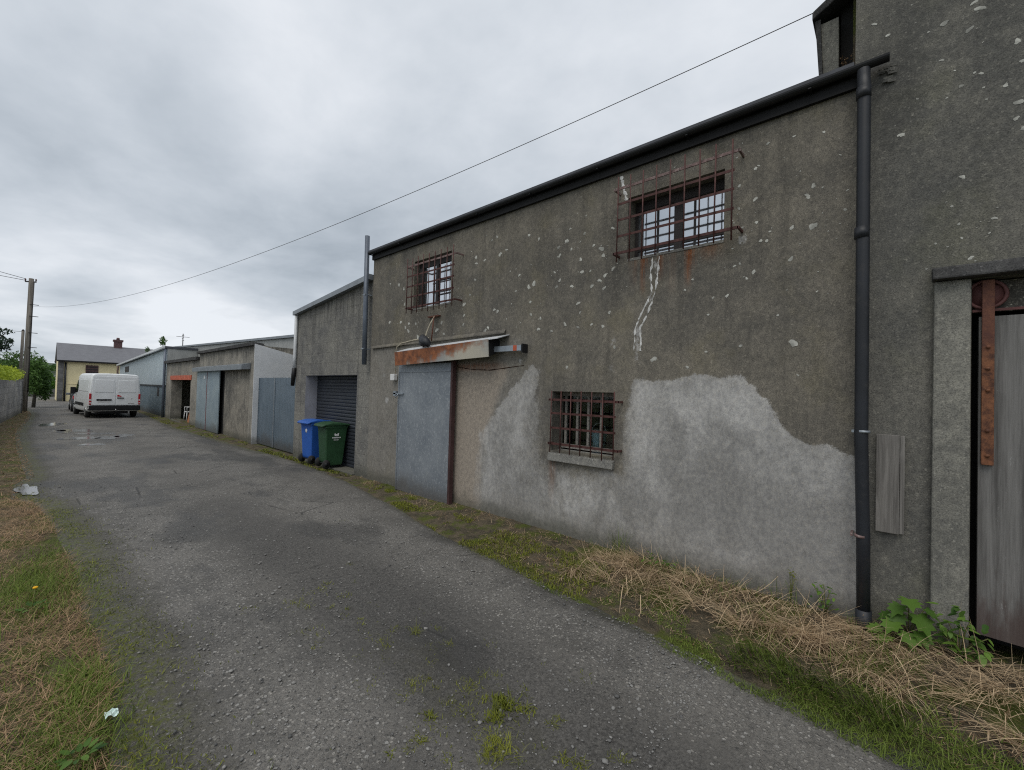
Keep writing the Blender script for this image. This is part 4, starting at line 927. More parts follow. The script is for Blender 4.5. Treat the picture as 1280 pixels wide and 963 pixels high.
# ------------------------------------------------------------------ CORRUGATED SHED behind, with aerial
cs = thing('corrugated_shed', 'long pale grey corrugated shed rising behind the low concrete sheds', 'shed', (5.3, 24, 0))
m = MB(); m.prism([(5.3,0),(11,0),(11,3.15),(5.3,3.2)], 'y', 11.0, 13.0)
m = MB(); m.add([(5.3,11,0),(5.3,26.1,0),(5.3,34.6,0),(5.3,34.6,3.84),(5.3,11,3.12),(12,11,0),(12,34.6,0),(12,34.6,3.84),(12,11,3.12)], [(0,2,3,4),(5,8,7,6),(0,4,8,5),(2,6,7,3)]); m.build('wall', M['clad'], cs)
MB().hexa([(5.22,10.9,3.12),(12.1,10.9,3.12),(12.1,34.7,3.85),(5.22,34.7,3.85),(5.22,10.9,3.2),(12.1,10.9,3.2),(12.1,34.7,3.93),(5.22,34.7,3.93)]).build('roof', M['greymetal'], cs)
m = MB(); m.tube([(5.4,30,3.7),(5.4,30,4.5)], .022, 6)
for z in (4.1, 4.25, 4.4): m.beam((5.4, 29.75, z), (5.4, 30.25, z), .02, .02)
m.beam((5.1,30,4.32),(5.7,30,4.32), .02, .02); m.build('aerial', M['frame'], cs)

# ------------------------------------------------------------------ CLAD SHED beyond
ks = thing('clad_shed', 'metal clad shed with slate blue lower doors beside the white van', 'shed', (4.1, 34, 0))
kt = lambda y: np.interp(y, [26.0, 43.5], [3.36, 2.9])
m = MB(); m.add([(4.1,26.0,1.55),(4.1,43.5,1.46),(4.1,43.5,2.9),(4.1,26.0,3.36),(5.28,26.02,3.36),(5.28,26.02,0),(4.1,26.02,0),(4.1,43.5,0),(11,43.5,2.9),(11,43.5,0),(5.28,35,3.4)], [(0,1,2,3),(3,4,5,6),(7,9,8,2)]); m.build('upper_wall', M['cladpale'], ks)
MB().box(4.11, 5.29, 25.98, 26.01, 0, 3.34).build('end_wall', M['clad'], ks)
MB().box(4.095, 4.18, 26.03, 43.5, -.1, 1.5).build('lower_door', M['claddark'], ks)
MB().box(4.088, 4.094, 27.6, 28.1, 1.0, 1.45).build('window', M['frame'], ks)
MB().hexa([(4.0,25.95,3.34),(11,25.95,3.34),(11,43.6,2.88),(4.0,43.6,2.88),(4.0,25.95,3.45),(11,25.95,3.45),(11,43.6,2.99),(4.0,43.6,2.99)]).build('roof', M['slate'], ks)
MB().hexa([(3.90,25.95,3.33),(3.998,25.95,3.33),(3.998,43.6,2.87),(3.90,43.6,2.87),(3.90,25.95,3.43),(3.998,25.95,3.43),(3.998,43.6,2.97),(3.90,43.6,2.97)]).build('gutter', M['whitemetal'], ks)
MB().box(4.05, 4.094, 26.05, 43.5, 1.5, 1.57).build('band', M['pipe'], ks)
MB().box(4.085, 4.098, 38.8, 40.6, 2.35, 2.75).build('vent', M['frame'], ks)
m = MB(); m.tube([(4.02,26.02,3.36),(4.02,26.02,2.0),(4.02,26.0,1.8),(4.02,26.0,.02)], .055, 10); m.build('downpipe', M['soilpipe'], ks)
m = MB(); m.tube([(4.0,43.7,2.85),(3.98,43.7,2.4),(4.05,43.7,2.0)], .06, 8); m.build('gutter_outlet', M['brown'], ks)

def weed(loc, h, n, label, group):
    r = thing('gutter_weed', label, 'plant', loc, 0, group)
    P, T = crown_points(n, [(0, 0, h*.55, h*.28, h*.28, h*.45)])
    leaf_quads(P+np.array(loc), np.full(len(P), h*.10), T, 'foliage', M['treeleaf'], r)
    MB().tube([(loc[0], loc[1], loc[2]), (loc[0], loc[1], loc[2]+h*.7)], .012, 5).build('stem', M['stem'], r)
weed((4.0, 26.5, 3.40), .55, 160, 'bushy green weed growing from the gutter corner above the downpipe', 'weeds in the gutter')
weed((4.0, 31.0, 3.28), .42, 110, 'thin weed growing from the pale gutter farther along the clad shed', 'weeds in the gutter')

# ------------------------------------------------------------------ VAN
van = thing('van', 'white high roof panel van parked beside the clad shed, seen from behind', 'van', (2.40, 26.6, 0), math.radians(4.2))
def loft(m, secs, mi=0):
    """secs: list of (y, [(x,z)...]) closed profiles with equal counts"""
    n = len(secs[0][1]); vs = [(x, y, z) for y, p in secs for x, z in p]; fs = []
    for i in range(len(secs)-1):
        for k in range(n): fs.append((i*n+k, i*n+(k+1) % n, (i+1)*n+(k+1) % n, (i+1)*n+k))
    fs.append(tuple(range(n))); fs.append(tuple((len(secs)-1)*n+k for k in range(n)))
    m.add(vs, fs, mi, True)
def vprof(w, zb, zt, zs, tt, rr=.09):
    h = [(w*.97, zb), (w, zb+.10), (w, zs), (w*(1-(1-tt)*.55), zs+(zt-zs)*.6), (w*tt+.005, zt-rr), (w*tt-rr*.45, zt-rr*.25), (w*tt-rr*1.4, zt), (w*.3, zt+.018)]
    return h+[(-x, z) for x, z in h[::-1]]
W2 = .885; m = MB()
S = [(0, vprof(W2*.965, .40, 1.985, 1.05, .90)), (.05, vprof(W2*.995, .34, 2.01, 1.05, .91)), (.25, vprof(W2, .30, 2.02, 1.05, .915)), (2.9, vprof(W2, .28, 2.04, 1.05, .915)), (3.35, vprof(W2, .28, 2.00, 1.05, .90)), (3.75, vprof(W2*.99, .28, 1.70, 1.05, .86)), (4.15, vprof(W2*.97, .28, 1.22, 1.0, .84)), (4.6, vprof(W2*.93, .30, 1.02, .8, .84)), (4.78, vprof(W2*.84, .34, .86, .65, .82))]
loft(m, S); body = m.build('body', M['vanwhite'], van, True, bevel=.012)
for sx in (-1, 1):
    m = MB()
    lo, hi = (.012, .80) if sx > 0 else (-.80, -.012)
    m.hexa([(lo,-.016,.60),(hi,-.016,.60),(hi,.03,.60),(lo,.03,.60),(lo*.97,-.008,1.90),(hi*.95,-.008,1.90),(hi*.95,.04,1.90),(lo*.97,.04,1.90)])
    dr_ = m.build('rear_door', M['vanwhite'], van, True, bevel=.012)
    a, b = (.08, .70) if sx > 0 else (-.70, -.08)
    m = MB(); m.hexa([(a,-.026,1.18),(b,-.026,1.18),(b,-.0,1.18),(a,-.0,1.18),(a*1,-.020,1.74),(b*.97,-.020,1.74),(b*.97,.0,1.74),(a,.0,1.74)]); m.build('blank_window_panel', M['vanwhite'], dr_, True, bevel=.02, seg=3)
    if sx < 0:
        m = MB(); m.box(-.64, -.14, -.045, -.017, .80, .87); m.build('handle_bar', M['black'], dr_, True, bevel=.008)
        m = MB(); m.box(-.60, -.20, -.022, -.0165, .70, .785); pl = m.build('number_plate', M['white'], dr_, True)
    else:
        m = MB(); m.prism([(.05,.985),(.05,1.07),(.105,1.065),(.20,1.005),(.20,.985)], 'y', -.021, -.017); m.build('red_emblem', M['redmark'], dr_, True)
        m = MB(); m.box(.05, .28, -.040, -.017, .905, .945); m.build('door_handle', M['black'], dr_, True)
        MB().disc((.55,-.019,.90), 'y', .025, .005, 14).build('round_badge', M['chrome'], dr_, True); m = MB()
        for i in range(7): m.box(.44+i*.03, .462+i*.03, -.021, -.0165, .665, .69)
        m.build('badge', M['chrome'], dr_, True)
    x0, x1 = (.80, .875) if sx > 0 else (-.875, -.80)
    m = MB(); m.box(x0, x1, -.02, .06, .62, 1.12); lamp = m.build('rear_light', M['redlamp'], van, True, bevel=.015)
    m = MB(); m.box(x0+.006, x1-.006, -.024, -.018, .80, .86); m.build('clear_lens', M['white'], lamp, True); MB().box(x0+.006, x1-.006, -.024, -.018, .68, .72).build('reflector', M['white'], lamp, True)
    m = MB(); m.tube([(sx*.86,3.45,1.12),(sx*1.0,3.42,1.14)], .03, 8); m.box(sx*1.0-.09, sx*1.0+.09, 3.36, 3.46, 1.03, 1.36); m.build('mirror', M['black'], van, True, bevel=.03)
    for y in (.85, 3.95):
        m = MB(); m.tube([(sx*.70,y,.30),(sx*.72,y,.30),(sx*.86,y,.30),(sx*.88,y,.30)], [.26,.30,.30,.27], 26); wv = m.build('wheel', M['rubber'], van, True)
        m = MB(); m.disc((sx*.883, y, .30), 'x', .19, .012, 20); m.build('hubcap', M['chrome'], wv, True)
    m = MB(); m.box(sx*.89-.012, sx*.89+.012, 1.25, 3.5, .52, .66); m.build('side_strip', M['black'], van, True, bevel=.006)
    m = MB(); m.hexa([(sx*.872,2.95,1.12),(sx*.893,2.95,1.12),(sx*.893,3.75,1.12),(sx*.872,3.75,1.12),(sx*.80,2.95,1.70),(sx*.832,2.95,1.70),(sx*.830,3.42,1.70),(sx*.80,3.42,1.70)]); m.build('cab_window', M['carglass'], van, True)
    m = MB(); m.hexa([(sx*.87,.35,1.2),(sx*.887,.35,1.2),(sx*.887,2.75,1.2),(sx*.87,2.75,1.2),(sx*.82,.4,1.72),(sx*.846,.4,1.72),(sx*.846,2.72,1.72),(sx*.82,2.72,1.72)]); m.build('side_panel', M['vanwhite'], van, True, bevel=.02)
m = MB(); m.hexa([(-.87,-.07,.36),(.87,-.07,.36),(.885,.25,.34),(-.885,.25,.34),(-.87,-.075,.585),(.87,-.075,.585),(.892,.25,.585),(-.892,.25,.585)]); bm_ = m.build('rear_bumper', M['black'], van, True, bevel=.03, seg=3)
m = MB(); m.tube([(0,-.05,.36),(0,-.14,.36),(0,-.14,.42)], .02, 8); m.build('tow_hook', M['chrome'], bm_, True)
m = MB(); m.hexa([(-.76,3.73,1.12),(.76,3.73,1.12),(.72,4.2,1.16),(-.72,4.2,1.16),(-.70,3.38,1.9),(.70,3.38,1.9),(.70,3.42,1.92),(-.70,3.42,1.92)]); m.build('windscreen', M['carglass'], van, True)
MB().box(-.5, .5, .3, 4.2, .2, .36).build('underbody', M['black'], van, True)

# ------------------------------------------------------------------ CAR ahead of the van
car = thing('parked_car', 'dark car parked ahead of the white van, mostly hidden by it', 'car', (2.02, 32.2, 0))
def cprof(w, zb, zsh, zt, tt):
    h = [(w*.95, zb), (w, zb+.15), (w*.99, zsh), (w*tt, zt-.06), (w*tt*.85, zt)]
    return h+[(-x, z) for x, z in h[::-1]]
m = MB(); loft(m, [(0, cprof(.74,.30,.72,.86,.9)), (.15, cprof(.80,.22,.80,.98,.86)), (.55, cprof(.81,.20,.82,1.30,.72)), (1.5, cprof(.81,.18,.82,1.36,.72)), (2.2, cprof(.81,.18,.82,1.22,.73)), (2.75, cprof(.80,.18,.80,.90,.88)), (3.4, cprof(.78,.2,.74,.80,.9)), (3.65, cprof(.70,.26,.60,.68,.9))]); m.build('body', M['carpaint'], car, True)
m = MB(); m.hexa([(-.60,.14,.98),(.60,.14,.98),(.58,.20,.98),(-.58,.20,.98),(-.52,.47,1.25),(.52,.47,1.25),(.52,.52,1.25),(-.52,.52,1.25)]); m.build('rear_window', M['carglass'], car, True)
for sx in (-1, 1):
    m = MB(); m.hexa([(sx*.79,.6,.86),(sx*.815,.6,.86),(sx*.815,2.5,.86),(sx*.79,2.5,.86),(sx*.60,.75,1.24),(sx*.64,.75,1.24),(sx*.66,1.95,1.22),(sx*.6,1.95,1.22)]); m.build('side_window', M['carglass'], car, True)
    m = MB(); m.box(sx*.70-.08, sx*.70+.08, -.01, .1, .70, .86); m.build('tail_light', M['redlamp'], car, True)
    m = MB(); m.box(sx*.88-.08, sx*.88+.08, 2.2, 2.3, .86, .98); m.build('mirror', M['greymetal'], car, True, bevel=.02)
    for y in (.65, 2.95):
        m = MB(); m.disc((sx*.72, y, .28), 'x', .28, .18, 24); wv = m.build('wheel', M['rubber'], car, True)
        m = MB(); m.disc((sx*.815, y, .28), 'x', .17, .01, 16); m.build('hubcap', M['chrome'], wv, True)
MB().box(-.78, .78, -.05, .15, .3, .52).build('bumper', M['carpaint'], car, True, bevel=.03)

# ------------------------------------------------------------------ HOUSE at the end of the lane
ho = thing('house', 'cream rendered house with grey slate roof and brick chimney across the end of the lane', 'house', (6, 49, 0))
m = MB(); m.add([(1.02,49,-.1),(12,49,-.1),(12,49,3.2),(1.02,49,3.2),(1.02,55,-.1),(12,55,-.1),(12,55,3.2),(1.02,55,3.2),(1.02,52,4.6),(12,52,4.6)], [(0,1,2,3),(4,7,6,5),(0,3,8,7,4),(1,5,6,9,2)]); m.build('wall', M['cream'], ho)
rfh = MB(); rfh.prism([(48.75,3.17),(52,4.68),(55.25,3.17),(55.25,3.27),(52,4.8),(48.75,3.27)], 'x', .92, 12.2); rfh = rfh.build('roof', M['houseslate'], ho)
m = MB(); m.box(4.42, 4.95, 51.7, 52.25, 4.4, 5.25); m.box(4.36, 5.01, 51.64, 52.31, 5.25, 5.42); ch = m.build('chimney', M['brick'], rfh)
m = MB(); m.tube([(4.68,52,5.42),(4.68,52,5.62)], [.13,.10], 10); m.build('chimney_pot', M['brick'], ch)
MB().box(1.0, 1.32, 48.94, 49.0-.002, -.1, 3.15).build('stone_pier', M['quoin'], ho)
MB().tube([(1.42,48.93,3.1),(1.42,48.93,0)], .06, 8).build('downpipe', M['pipe'], ho)
MB().box(.92, 12.2, 48.66, 48.75, 3.14, 3.25).build('gutter', M['fascia'], ho)
MB().box(1.5, 12, 48.97, 48.997, 1.38, 1.44).build('string_course', M['cream'], ho)
for (a, b) in ((2.55, 3.3), (6.2, 7.0), (9.2, 10.0)):
    m = MB(); m.box(a, b, 48.96, 48.996, 2.02, 2.95); w_ = m.build('window', M['brick'], ho)
    m = MB()
    for z in (2.2, 2.4, 2.6, 2.8): m.box(a+.05, b-.05, 48.945, 48.959, z-.05, z+.05)
    m.build('pane', M['frame'], w_)
hd = thing('distant_house', 'small grey roofed house half hidden left of the cream house', 'house', (-.5, 75, 0))
m = MB(); m.add([(-4,75,-1),(4,75,-1),(4,75,.9),(-4,75,.9),(-4,82,-1),(4,82,-1),(4,82,.9),(-4,82,.9),(-4,78.5,2.0),(4,78.5,2.0)], [(0,1,2,3),(4,7,6,5),(0,3,8,7,4),(1,5,6,9,2)]); m.build('wall', M['quoin'], hd)
MB().prism([(74.7,.85),(78.5,2.1),(82.3,.85),(82.3,1.0),(78.5,2.25),(74.7,1.0)], 'x', -4.2, 4.2).build('roof', M['houseslate'], hd)
MB().box(-2.6, -2.0, 78.2, 78.8, 2.0, 2.9).build('chimney', M['brick'], hd)
lw = thing('low_wall', 'low dark stone wall under the hedge across the road left of the cream house', 'wall', (-4, 62.5, 0))
MB().box(-14, 1.4, 62.3, 62.6, -.1, .75).build('masonry', M['quoin'], lw)

# hills beyond
hx = np.linspace(-140, 160, 80); hz = 3+7*fbm(hx*.03+4, hx*0+2)
v = []; 
for x, z in zip(hx, hz): v += [(x, 120, -.2), (x, 170, z*1.05), (x, 240, z*1.25+2)]
fi = [(i*3+j, i*3+3+j, i*3+4+j, i*3+1+j) for i in range(79) for j in range(2)]
o = MB().add(v, fi).build('hills', M['hill']); tag(o, 'low wooded hill beyond the roofs', None, None, 'structure')
P = np.stack([rng.uniform(-60, 20, 5000), rng.uniform(150, 172, 5000), np.zeros(5000)], -1)
P[:, 2] = np.interp(P[:, 0], hx, hz)*(.8+.25*rng.random(5000))+rng.random(5000)*1.6*fbm(P[:, 0]*.3, P[:, 1]*.3)
o = leaf_quads(P, np.full(5000, .55), rng.random(5000), 'far_wood', M['treeleaf']); tag(o, 'dark line of distant trees on the hill', None, None, 'stuff')

# ------------------------------------------------------------------ LEFT SIDE: block wall, hedge, poles, trees
bw = thing('block_wall', 'grey concrete block garden wall on the left below the yellow green hedge', 'wall', (-1.0, 24, 0))
m = MB()
P0, P1 = (-1.55, 9.0), (-.52, 31.9)
m.hexa([(P0[0],P0[1],-.1),(P1[0],P1[1],-.1),(P1[0]-.22,P1[1],-.1),(P0[0]-.22,P0[1],-.1),(P0[0],P0[1],1.68),(P1[0],P1[1],1.60),(P1[0]-.22,P1[1],1.60),(P0[0]-.22,P0[1],1.68)])
m.build('masonry', M['blockwall'], bw)
m = MB(); m.hexa([(P1[0]+.03,P1[1],-.1),(P1[0]+.03,P1[1]+.45,-.1),(P1[0]-.3,P1[1]+.45,-.1),(P1[0]-.3,P1[1],-.1),(P1[0]+.03,P1[1],1.66),(P1[0]+.03,P1[1]+.45,1.66),(P1[0]-.3,P1[1]+.45,1.66),(P1[0]-.3,P1[1],1.66)]); m.build('pillar', M['quoin'], bw)
def hedge(label, blobs, n, size, mat, loc, cat='hedge', name='hedge'):
    r = thing(name, label, cat, loc); P, T = crown_points(n, blobs)
    leaf_quads(P, rng.uniform(.7, 1.3, len(P))*size, T, 'foliage', mat, r)
    m = MB()
    for b in blobs: m.tube([(b[0], b[1], 0), (b[0], b[1], b[2])], .035, 5)
    m.build('stems', M['bark'], r)
hedge('clipped yellow green hedge on top of the block wall', [(-1.45+.045*i*1.6, 17+i*1.6, 1.85+.1*rnd.random(), .5, 1.2, .36) for i in range(9)], 5200, .05, M['hedgeleaf'], (-1.3, 24, 0))
hedge('tall mid green hedge behind the yellow green one', [(-2.3+.03*i, 22+i*2.0, 1.9, .8, 1.5, 1.15+.2*rnd.random()) for i in range(7)], 6000, .07, M['greenhedge'], (-2.2, 28, 0))
def tree(label, trunk, blobs, n, size, mat, group=None):
    x, y, h, r0 = trunk; r = thing('tree', label, 'tree', (x, y, 0), 0, group)
    m = MB(); m.tube([(x, y, -.1), (x+.05, y, h*.5), (x, y, h)], [r0, r0*.7, r0*.3], 8)
    for b in blobs[:8]: m.tube([(x, y, h*.55), ((x+b[0])/2, (y+b[1])/2, (h*.55+b[2])/2+.1), (b[0], b[1], b[2])], [r0*.4, r0*.28, r0*.1], 5)
    m.build('trunk', M['bark'], r); P, T = crown_points(n, blobs)
    leaf_quads(P, rng.uniform(.7, 1.3, len(P))*size, T, 'crown', mat, r)
bl = [(.0, 38.3, 1.6, .55, .9, .9), (-.2, 38, 2.4, .5, .9, .6), (.25, 38.6, 1.0, .38, .8, .6), (-.3, 37.4, 1.5, .5, .8, .8), (.05, 38.6, 2.75, .3, .5, .35), (.3, 39, 1.9, .28, .6, .5)]
tree('bushy green tree overhanging the lane beyond the wooden poles', (-.15, 38.2, 2.2, .09), bl, 5200, .075, M['treeleaf'])
bl = [(-1.6, 34, 3.55, .75, .8, .35), (-1.9, 34.3, 4.05, .7, .8, .35), (-2.2, 34, 4.5, .5, .6, .32), (-1.35, 34.4, 3.25, .4, .6, .22), (-2.3, 34, 3.0, 1.0, 1, .4), (-1.15, 34, 4.1, .26, .4, .16), (-1.1, 34, 3.65, .2, .3, .14)]
tree('dark conifer at the left edge rising above the hedge', (-2.1, 34, 4.4, .14), bl, 2600, .07, M['darkleaf'])
bl = [(-.75, 43, 3.25, .5, .5, .3), (-.35, 43.2, 3.35, .35, .4, .3), (-1.3, 43, 3.1, .6, .6, .35), (-.9, 43, 2.6, .9, .8, .5)]
tree('small spreading tree behind the two wooden poles', (-.8, 43, 3.0, .07), bl, 1100, .07, M['treeleaf'])
bl = [(-2.6+i*1.1, 64+rnd.uniform(-.5, .5), 1.3, .9, .8, .8+.3*rnd.random()) for i in range(4)]
hedge('dark green roadside hedge above the low stone wall', bl, 2600, .13, M['greenhedge'], (-.5, 64, 0))

up = thing('utility_pole', 'tall wooden utility pole carrying wires at the left of the lane', 'pole', (-.42, 33, 0))
MB().tube([(-.44,33,-.1),(-.42,33,3.4),(-.40,33,6.85)], [.115,.105,.09], 12).build('pole', M['pole'], up)
m = MB(); m.beam((-.62,33,6.66),(-.22,33,6.70), .06, .06); m.build('crossarm', M['frame'], up)
m = MB()
for (x, z) in ((-.60, 6.72), (-.24, 6.76)): m.tube([(x,33,z-.03),(x,33,z+.06),(x,33,z+.1)], [.02,.035,.015], 8)
m.build('insulator', M['brick'], up)
m = MB(); m.tube([(-.30,32.9,6.7),(-.315,32.91,5.4),(-.325,32.91,3.0),(-.33,32.91,1.0)], .02, 6); m.build('cable', M['frame'], up)
m = MB()
for z in (4.05, 4.9, 3.3, 5.5): m.beam((-.42,32.86,z),(-.10,32.86,z), .03, .03)
m.build('step_bolt', M['frame'], up)
sp = thing('wooden_post', 'shorter wooden post standing just behind the utility pole', 'post', (-.66, 34.5, 0))
MB().tube([(-.66,34.5,-.1),(-.62,34.5,4.25)], [.075,.06], 10).build('pole', M['pole'], sp)
MB().tube([(-.62,34.5,4.25),(-.62,34.5,4.32)], [.065,.02], 10).build('pole_cap', M['frame'], sp)

def wire(label, A_, B_, sag, r, name='overhead_wire'):
    A_ = np.array(A_, float); B_ = np.array(B_, float); m = MB()
    m.tube([A_*(1-t)+B_*t-np.array([0, 0, 4*sag*t*(1-t)]) for t in np.linspace(0, 1, 60)], r, 5)
    o = m.build(name, M['frame']); tag(o, label, 'wire', 'overhead wires'); return o
wire('single thin overhead wire running from the chimney down to the utility pole', (5.0, .56, 5.52), (-.34, 33, 5.43), .9, .0045)
wire('upper of the two wires leaving the pole top to the left', (-.60, 33, 6.80), (-9, 30.5, 9.2), .3, .012)
wire('lower of the two wires leaving the pole top to the left', (-.60, 33, 6.72), (-9, 30.0, 7.6), .2, .012)
tw = [(-.62, 34.5, 4.2), (-3.5, 36, 4.6)]
wire('short slack wire from the shorter wooden post to the left', tw[0], tw[1], .1, .01)

# ------------------------------------------------------------------ vegetation on the verges
def scatter_right(n, ylo, yhi, t0, t1):
    y = rng.uniform(ylo, yhi, n); r = lane_right(y); t = rng.uniform(t0, t1, n); x = r+(WX-r)*t
    return np.stack([x, y, verge_h(x, y)], -1)
# green grass along the lane edge
B = Blades()
p = scatter_right(24000, -1.6, 2.6, -.12, .32); keep = (fbm(p[:, 0]*4, p[:, 1]*3.2)+.12*fbm(p[:, 0]*14, p[:, 1]*14) > .48+.16*np.clip((p[:, 1]-.5)/.8, 0, 1)); p = p[keep]; n = len(p)
B.add(p, rng.uniform(.015, .075, n)*(1.1-.7*np.clip(p[:, 1]/1.4, 0, 1)), rng.uniform(.002, .0042, n), rng.uniform(0, 6.28, n), rng.uniform(.2, 1.1, n), rng.uniform(.3, 1.6, n), rng.random(n)*.75+.35*fbm(p[:, 0]*6, p[:, 1]*6))
p = scatter_right(700, -.1, .75, .02, .26); n = len(p)
B.add(p, rng.uniform(.12, .24, n), rng.uniform(.003, .006, n), rng.normal(2.6, .9, n), rng.uniform(.2, .8, n), rng.uniform(.5, 1.3, n), rng.random(n)*.7)
# left side clumps
for (cx, cy, rx, ry, h, k, tn) in ((.05, 4.95, .24, .62, .13, 2600, .55), (.12, 5.9, .15, .5, .06, 900, .6), (.22, 3.25, .14, .42, .09, 1700, .7), (.14, 2.75, .18, .35, .09, 1500, .5), (.02, 2.5, .14, .35, .07, 700, .4), (.0, 3.6, .16, .5, .06, 700, .5), (-.05, 1.9, .2, .4, .08, 800, .5), (.0, 5.6, .2, .4, .06, 600, .4), (.27, 4.0, .1, .3, .05, 350, .6), (.12, 7.4, .16, .5, .05, 420, .7), (-.15, 6.6, .2, .6, .05, 300, .5)):
    q = rng.normal(size=(k, 2))*.55; x = cx+q[:, 0]*rx; y = cy+q[:, 1]*ry
    B.add(np.stack([x, y, vergeL_h(x, y)-.005], -1), rng.uniform(.4, 1.2, k)*h, rng.uniform(.0025, .005, k), rng.uniform(0, 6.28, k), rng.uniform(.1, .8, k), rng.uniform(.3, 1.4, k), rng.random(k)*.6+tn*.4)
# right wall tufts of tall thin grass
for (cx, cy, k, h) in ((3.98, 2.05, 46, .34), (3.95, 1.62, 30, .2), (3.9, 2.7, 24, .12), (4.0, .62, 22, .25)):
    x = cx+rng.normal(size=k)*.03; y = cy+rng.normal(size=k)*.08
    B.add(np.stack([x, y, verge_h(x, y)], -1), rng.uniform(.5, 1.1, k)*h, .004, rng.uniform(0, 6.28, k), rng.uniform(.0, .35, k), rng.uniform(.2, .9, k), rng.random(k)*.5+.2)
p = scatter_right(3600, -1.6, 2.4, .28, .98); p = p[fbm(p[:, 0]*3.3+8, p[:, 1]*2.8+4) > .52]; n = len(p); p[:, 2] += .02
B.add(p, rng.uniform(.04, .16, n), rng.uniform(.002, .0045, n), rng.uniform(0, 6.28, n), rng.uniform(.1, .9, n), rng.uniform(.2, 1.3, n), rng.random(n)*.8)
o = B.build('grass', M['grass']); tag(o, 'short green grass along the lane edges', 'grass', None, 'stuff')
# moss mat: very short dense tufts
B = Blades()
p = scatter_right(15000, 1.9, 6.4, -.08, .62); keep = fbm(p[:, 0]*3.2, p[:, 1]*2.4+7) > .50; p = p[keep]; n = len(p)
B.add(p, rng.uniform(.012, .045, n), rng.uniform(.004, .008, n), rng.uniform(0, 6.28, n), rng.uniform(.1, .9, n), rng.uniform(.2, 1, n), rng.random(n)*.7+.3*fbm(p[:, 0]*5, p[:, 1]*5))
p = scatter_right(5000, 6.4, 27, -.25, .9); p = p[fbm(p[:, 0]*3, p[:, 1]*1.0+3) > .53]; n = len(p)
B.add(p, rng.uniform(.02, .05, n), rng.uniform(.012, .022, n), rng.uniform(0, 6.28, n), rng.uniform(.3, 1.0, n), rng.uniform(.2, 1, n), rng.random(n)*.8)
def grpt(px, py):
    d = _fw+_R*(px-CXP)/FOC-_U*(py-CYP)/FOC; q = -CAMH/d[2]; return d[0]*q, d[1]*q
for (px, py, sp, k, h, w_, tn) in ((520,790,.035,46,.05,.0035,.6),(548,786,.03,36,.035,.003,.5),(476,802,.05,60,.04,.0025,.9),(540,808,.03,34,.03,.003,.7),(562,806,.03,40,.035,.003,.75),(612,806,.04,34,.025,.003,.9),(515,858,.05,70,.045,.0025,.95),(534,848,.025,60,.03,.004,.6),(605,845,.03,40,.035,.003,.7),(588,858,.05,60,.045,.003,.7),(622,846,.03,40,.035,.003,.7),(630,880,.045,150,.05,.0075,.25),(618,898,.035,90,.045,.007,.3),(655,886,.035,60,.035,.006,.5),(625,935,.06,190,.06,.003,.95),(612,944,.04,90,.05,.003,.7),(538,896,.022,70,.03,.005,.4),(655,860,.025,36,.02,.004,.6),(690,905,.03,40,.03,.003,.6),(700,900,.02,30,.03,.003,.6),(722,955,.04,60,.035,.004,.5),(705,950,.03,40,.03,.004,.6),(525,925,.025,50,.028,.004,.6),(512,935,.03,40,.025,.003,.7),(488,940,.02,16,.02,.005,.5),(460,862,.04,30,.025,.003,.9),(438,705,.03,26,.02,.003,.6),(430,650,.05,20,.02,.003,.8),(762,945,.02,24,.02,.003,.5),(780,950,.03,30,.03,.003,.5),(560,880,.03,30,.025,.003,.8),(600,915,.05,50,.02,.003,.9)):
    cx, cy = grpt(px, py); x = cx+rng.normal(size=k)*sp*.6; y = cy+rng.normal(size=k)*sp*.75
    B.add(np.stack([x, y, np.full(k, -.004)], -1), rng.uniform(.35, 1.2, k)*h, rng.uniform(.6, 1.3, k)*w_, rng.uniform(0, 6.28, k), rng.uniform(.2, 1.2, k), rng.uniform(.2, 1.3, k), tn*.7+rng.random(k)*.4-.1)
for i in range(60):
    cx = rnd.gauss(1.62, .28); cy = rnd.uniform(1.1, 3.6); k = rnd.randint(6, 34); sp = rnd.uniform(.012, .04); x = cx+rng.normal(size=k)*sp; y = cy+rng.normal(size=k)*sp; tn = rnd.random()
    B.add(np.stack([x, y, np.full(k, -.004)], -1), rng.uniform(.008, .032, k), rng.uniform(.0025, .0055, k), rng.uniform(0, 6.28, k), rng.uniform(.2, 1.2, k), rng.uniform(.2, 1.3, k), tn*.6+rng.random(k)*.4)
cx, cy = grpt(520, 790); B.add([(cx, cy, 0), (cx+.01, cy, 0)], [.10, .06], .003, [1., 2.], .1, .2, .8)
k = 6500; y = 1.1+9*rng.random(k)**1.3; x = lane_left(y)+.02+np.abs(rng.normal(size=k))*.17; keep = fbm(x*4+2, y*3+5)+.2*rng.random(k) > .57; x = x[keep]; y = y[keep]; k = len(x)
B.add(np.stack([x, y, np.full(k, -.004)], -1), rng.uniform(.012, .04, k), rng.uniform(.003, .006, k), rng.uniform(0, 6.28, k), rng.uniform(.2, 1.2, k), rng.uniform(.2, 1., k), rng.random(k)*.8)
o = B.build('moss_and_weeds', M['moss']); tag(o, 'yellow green moss and small weeds along the verge and lane middle', 'moss', None, 'stuff')
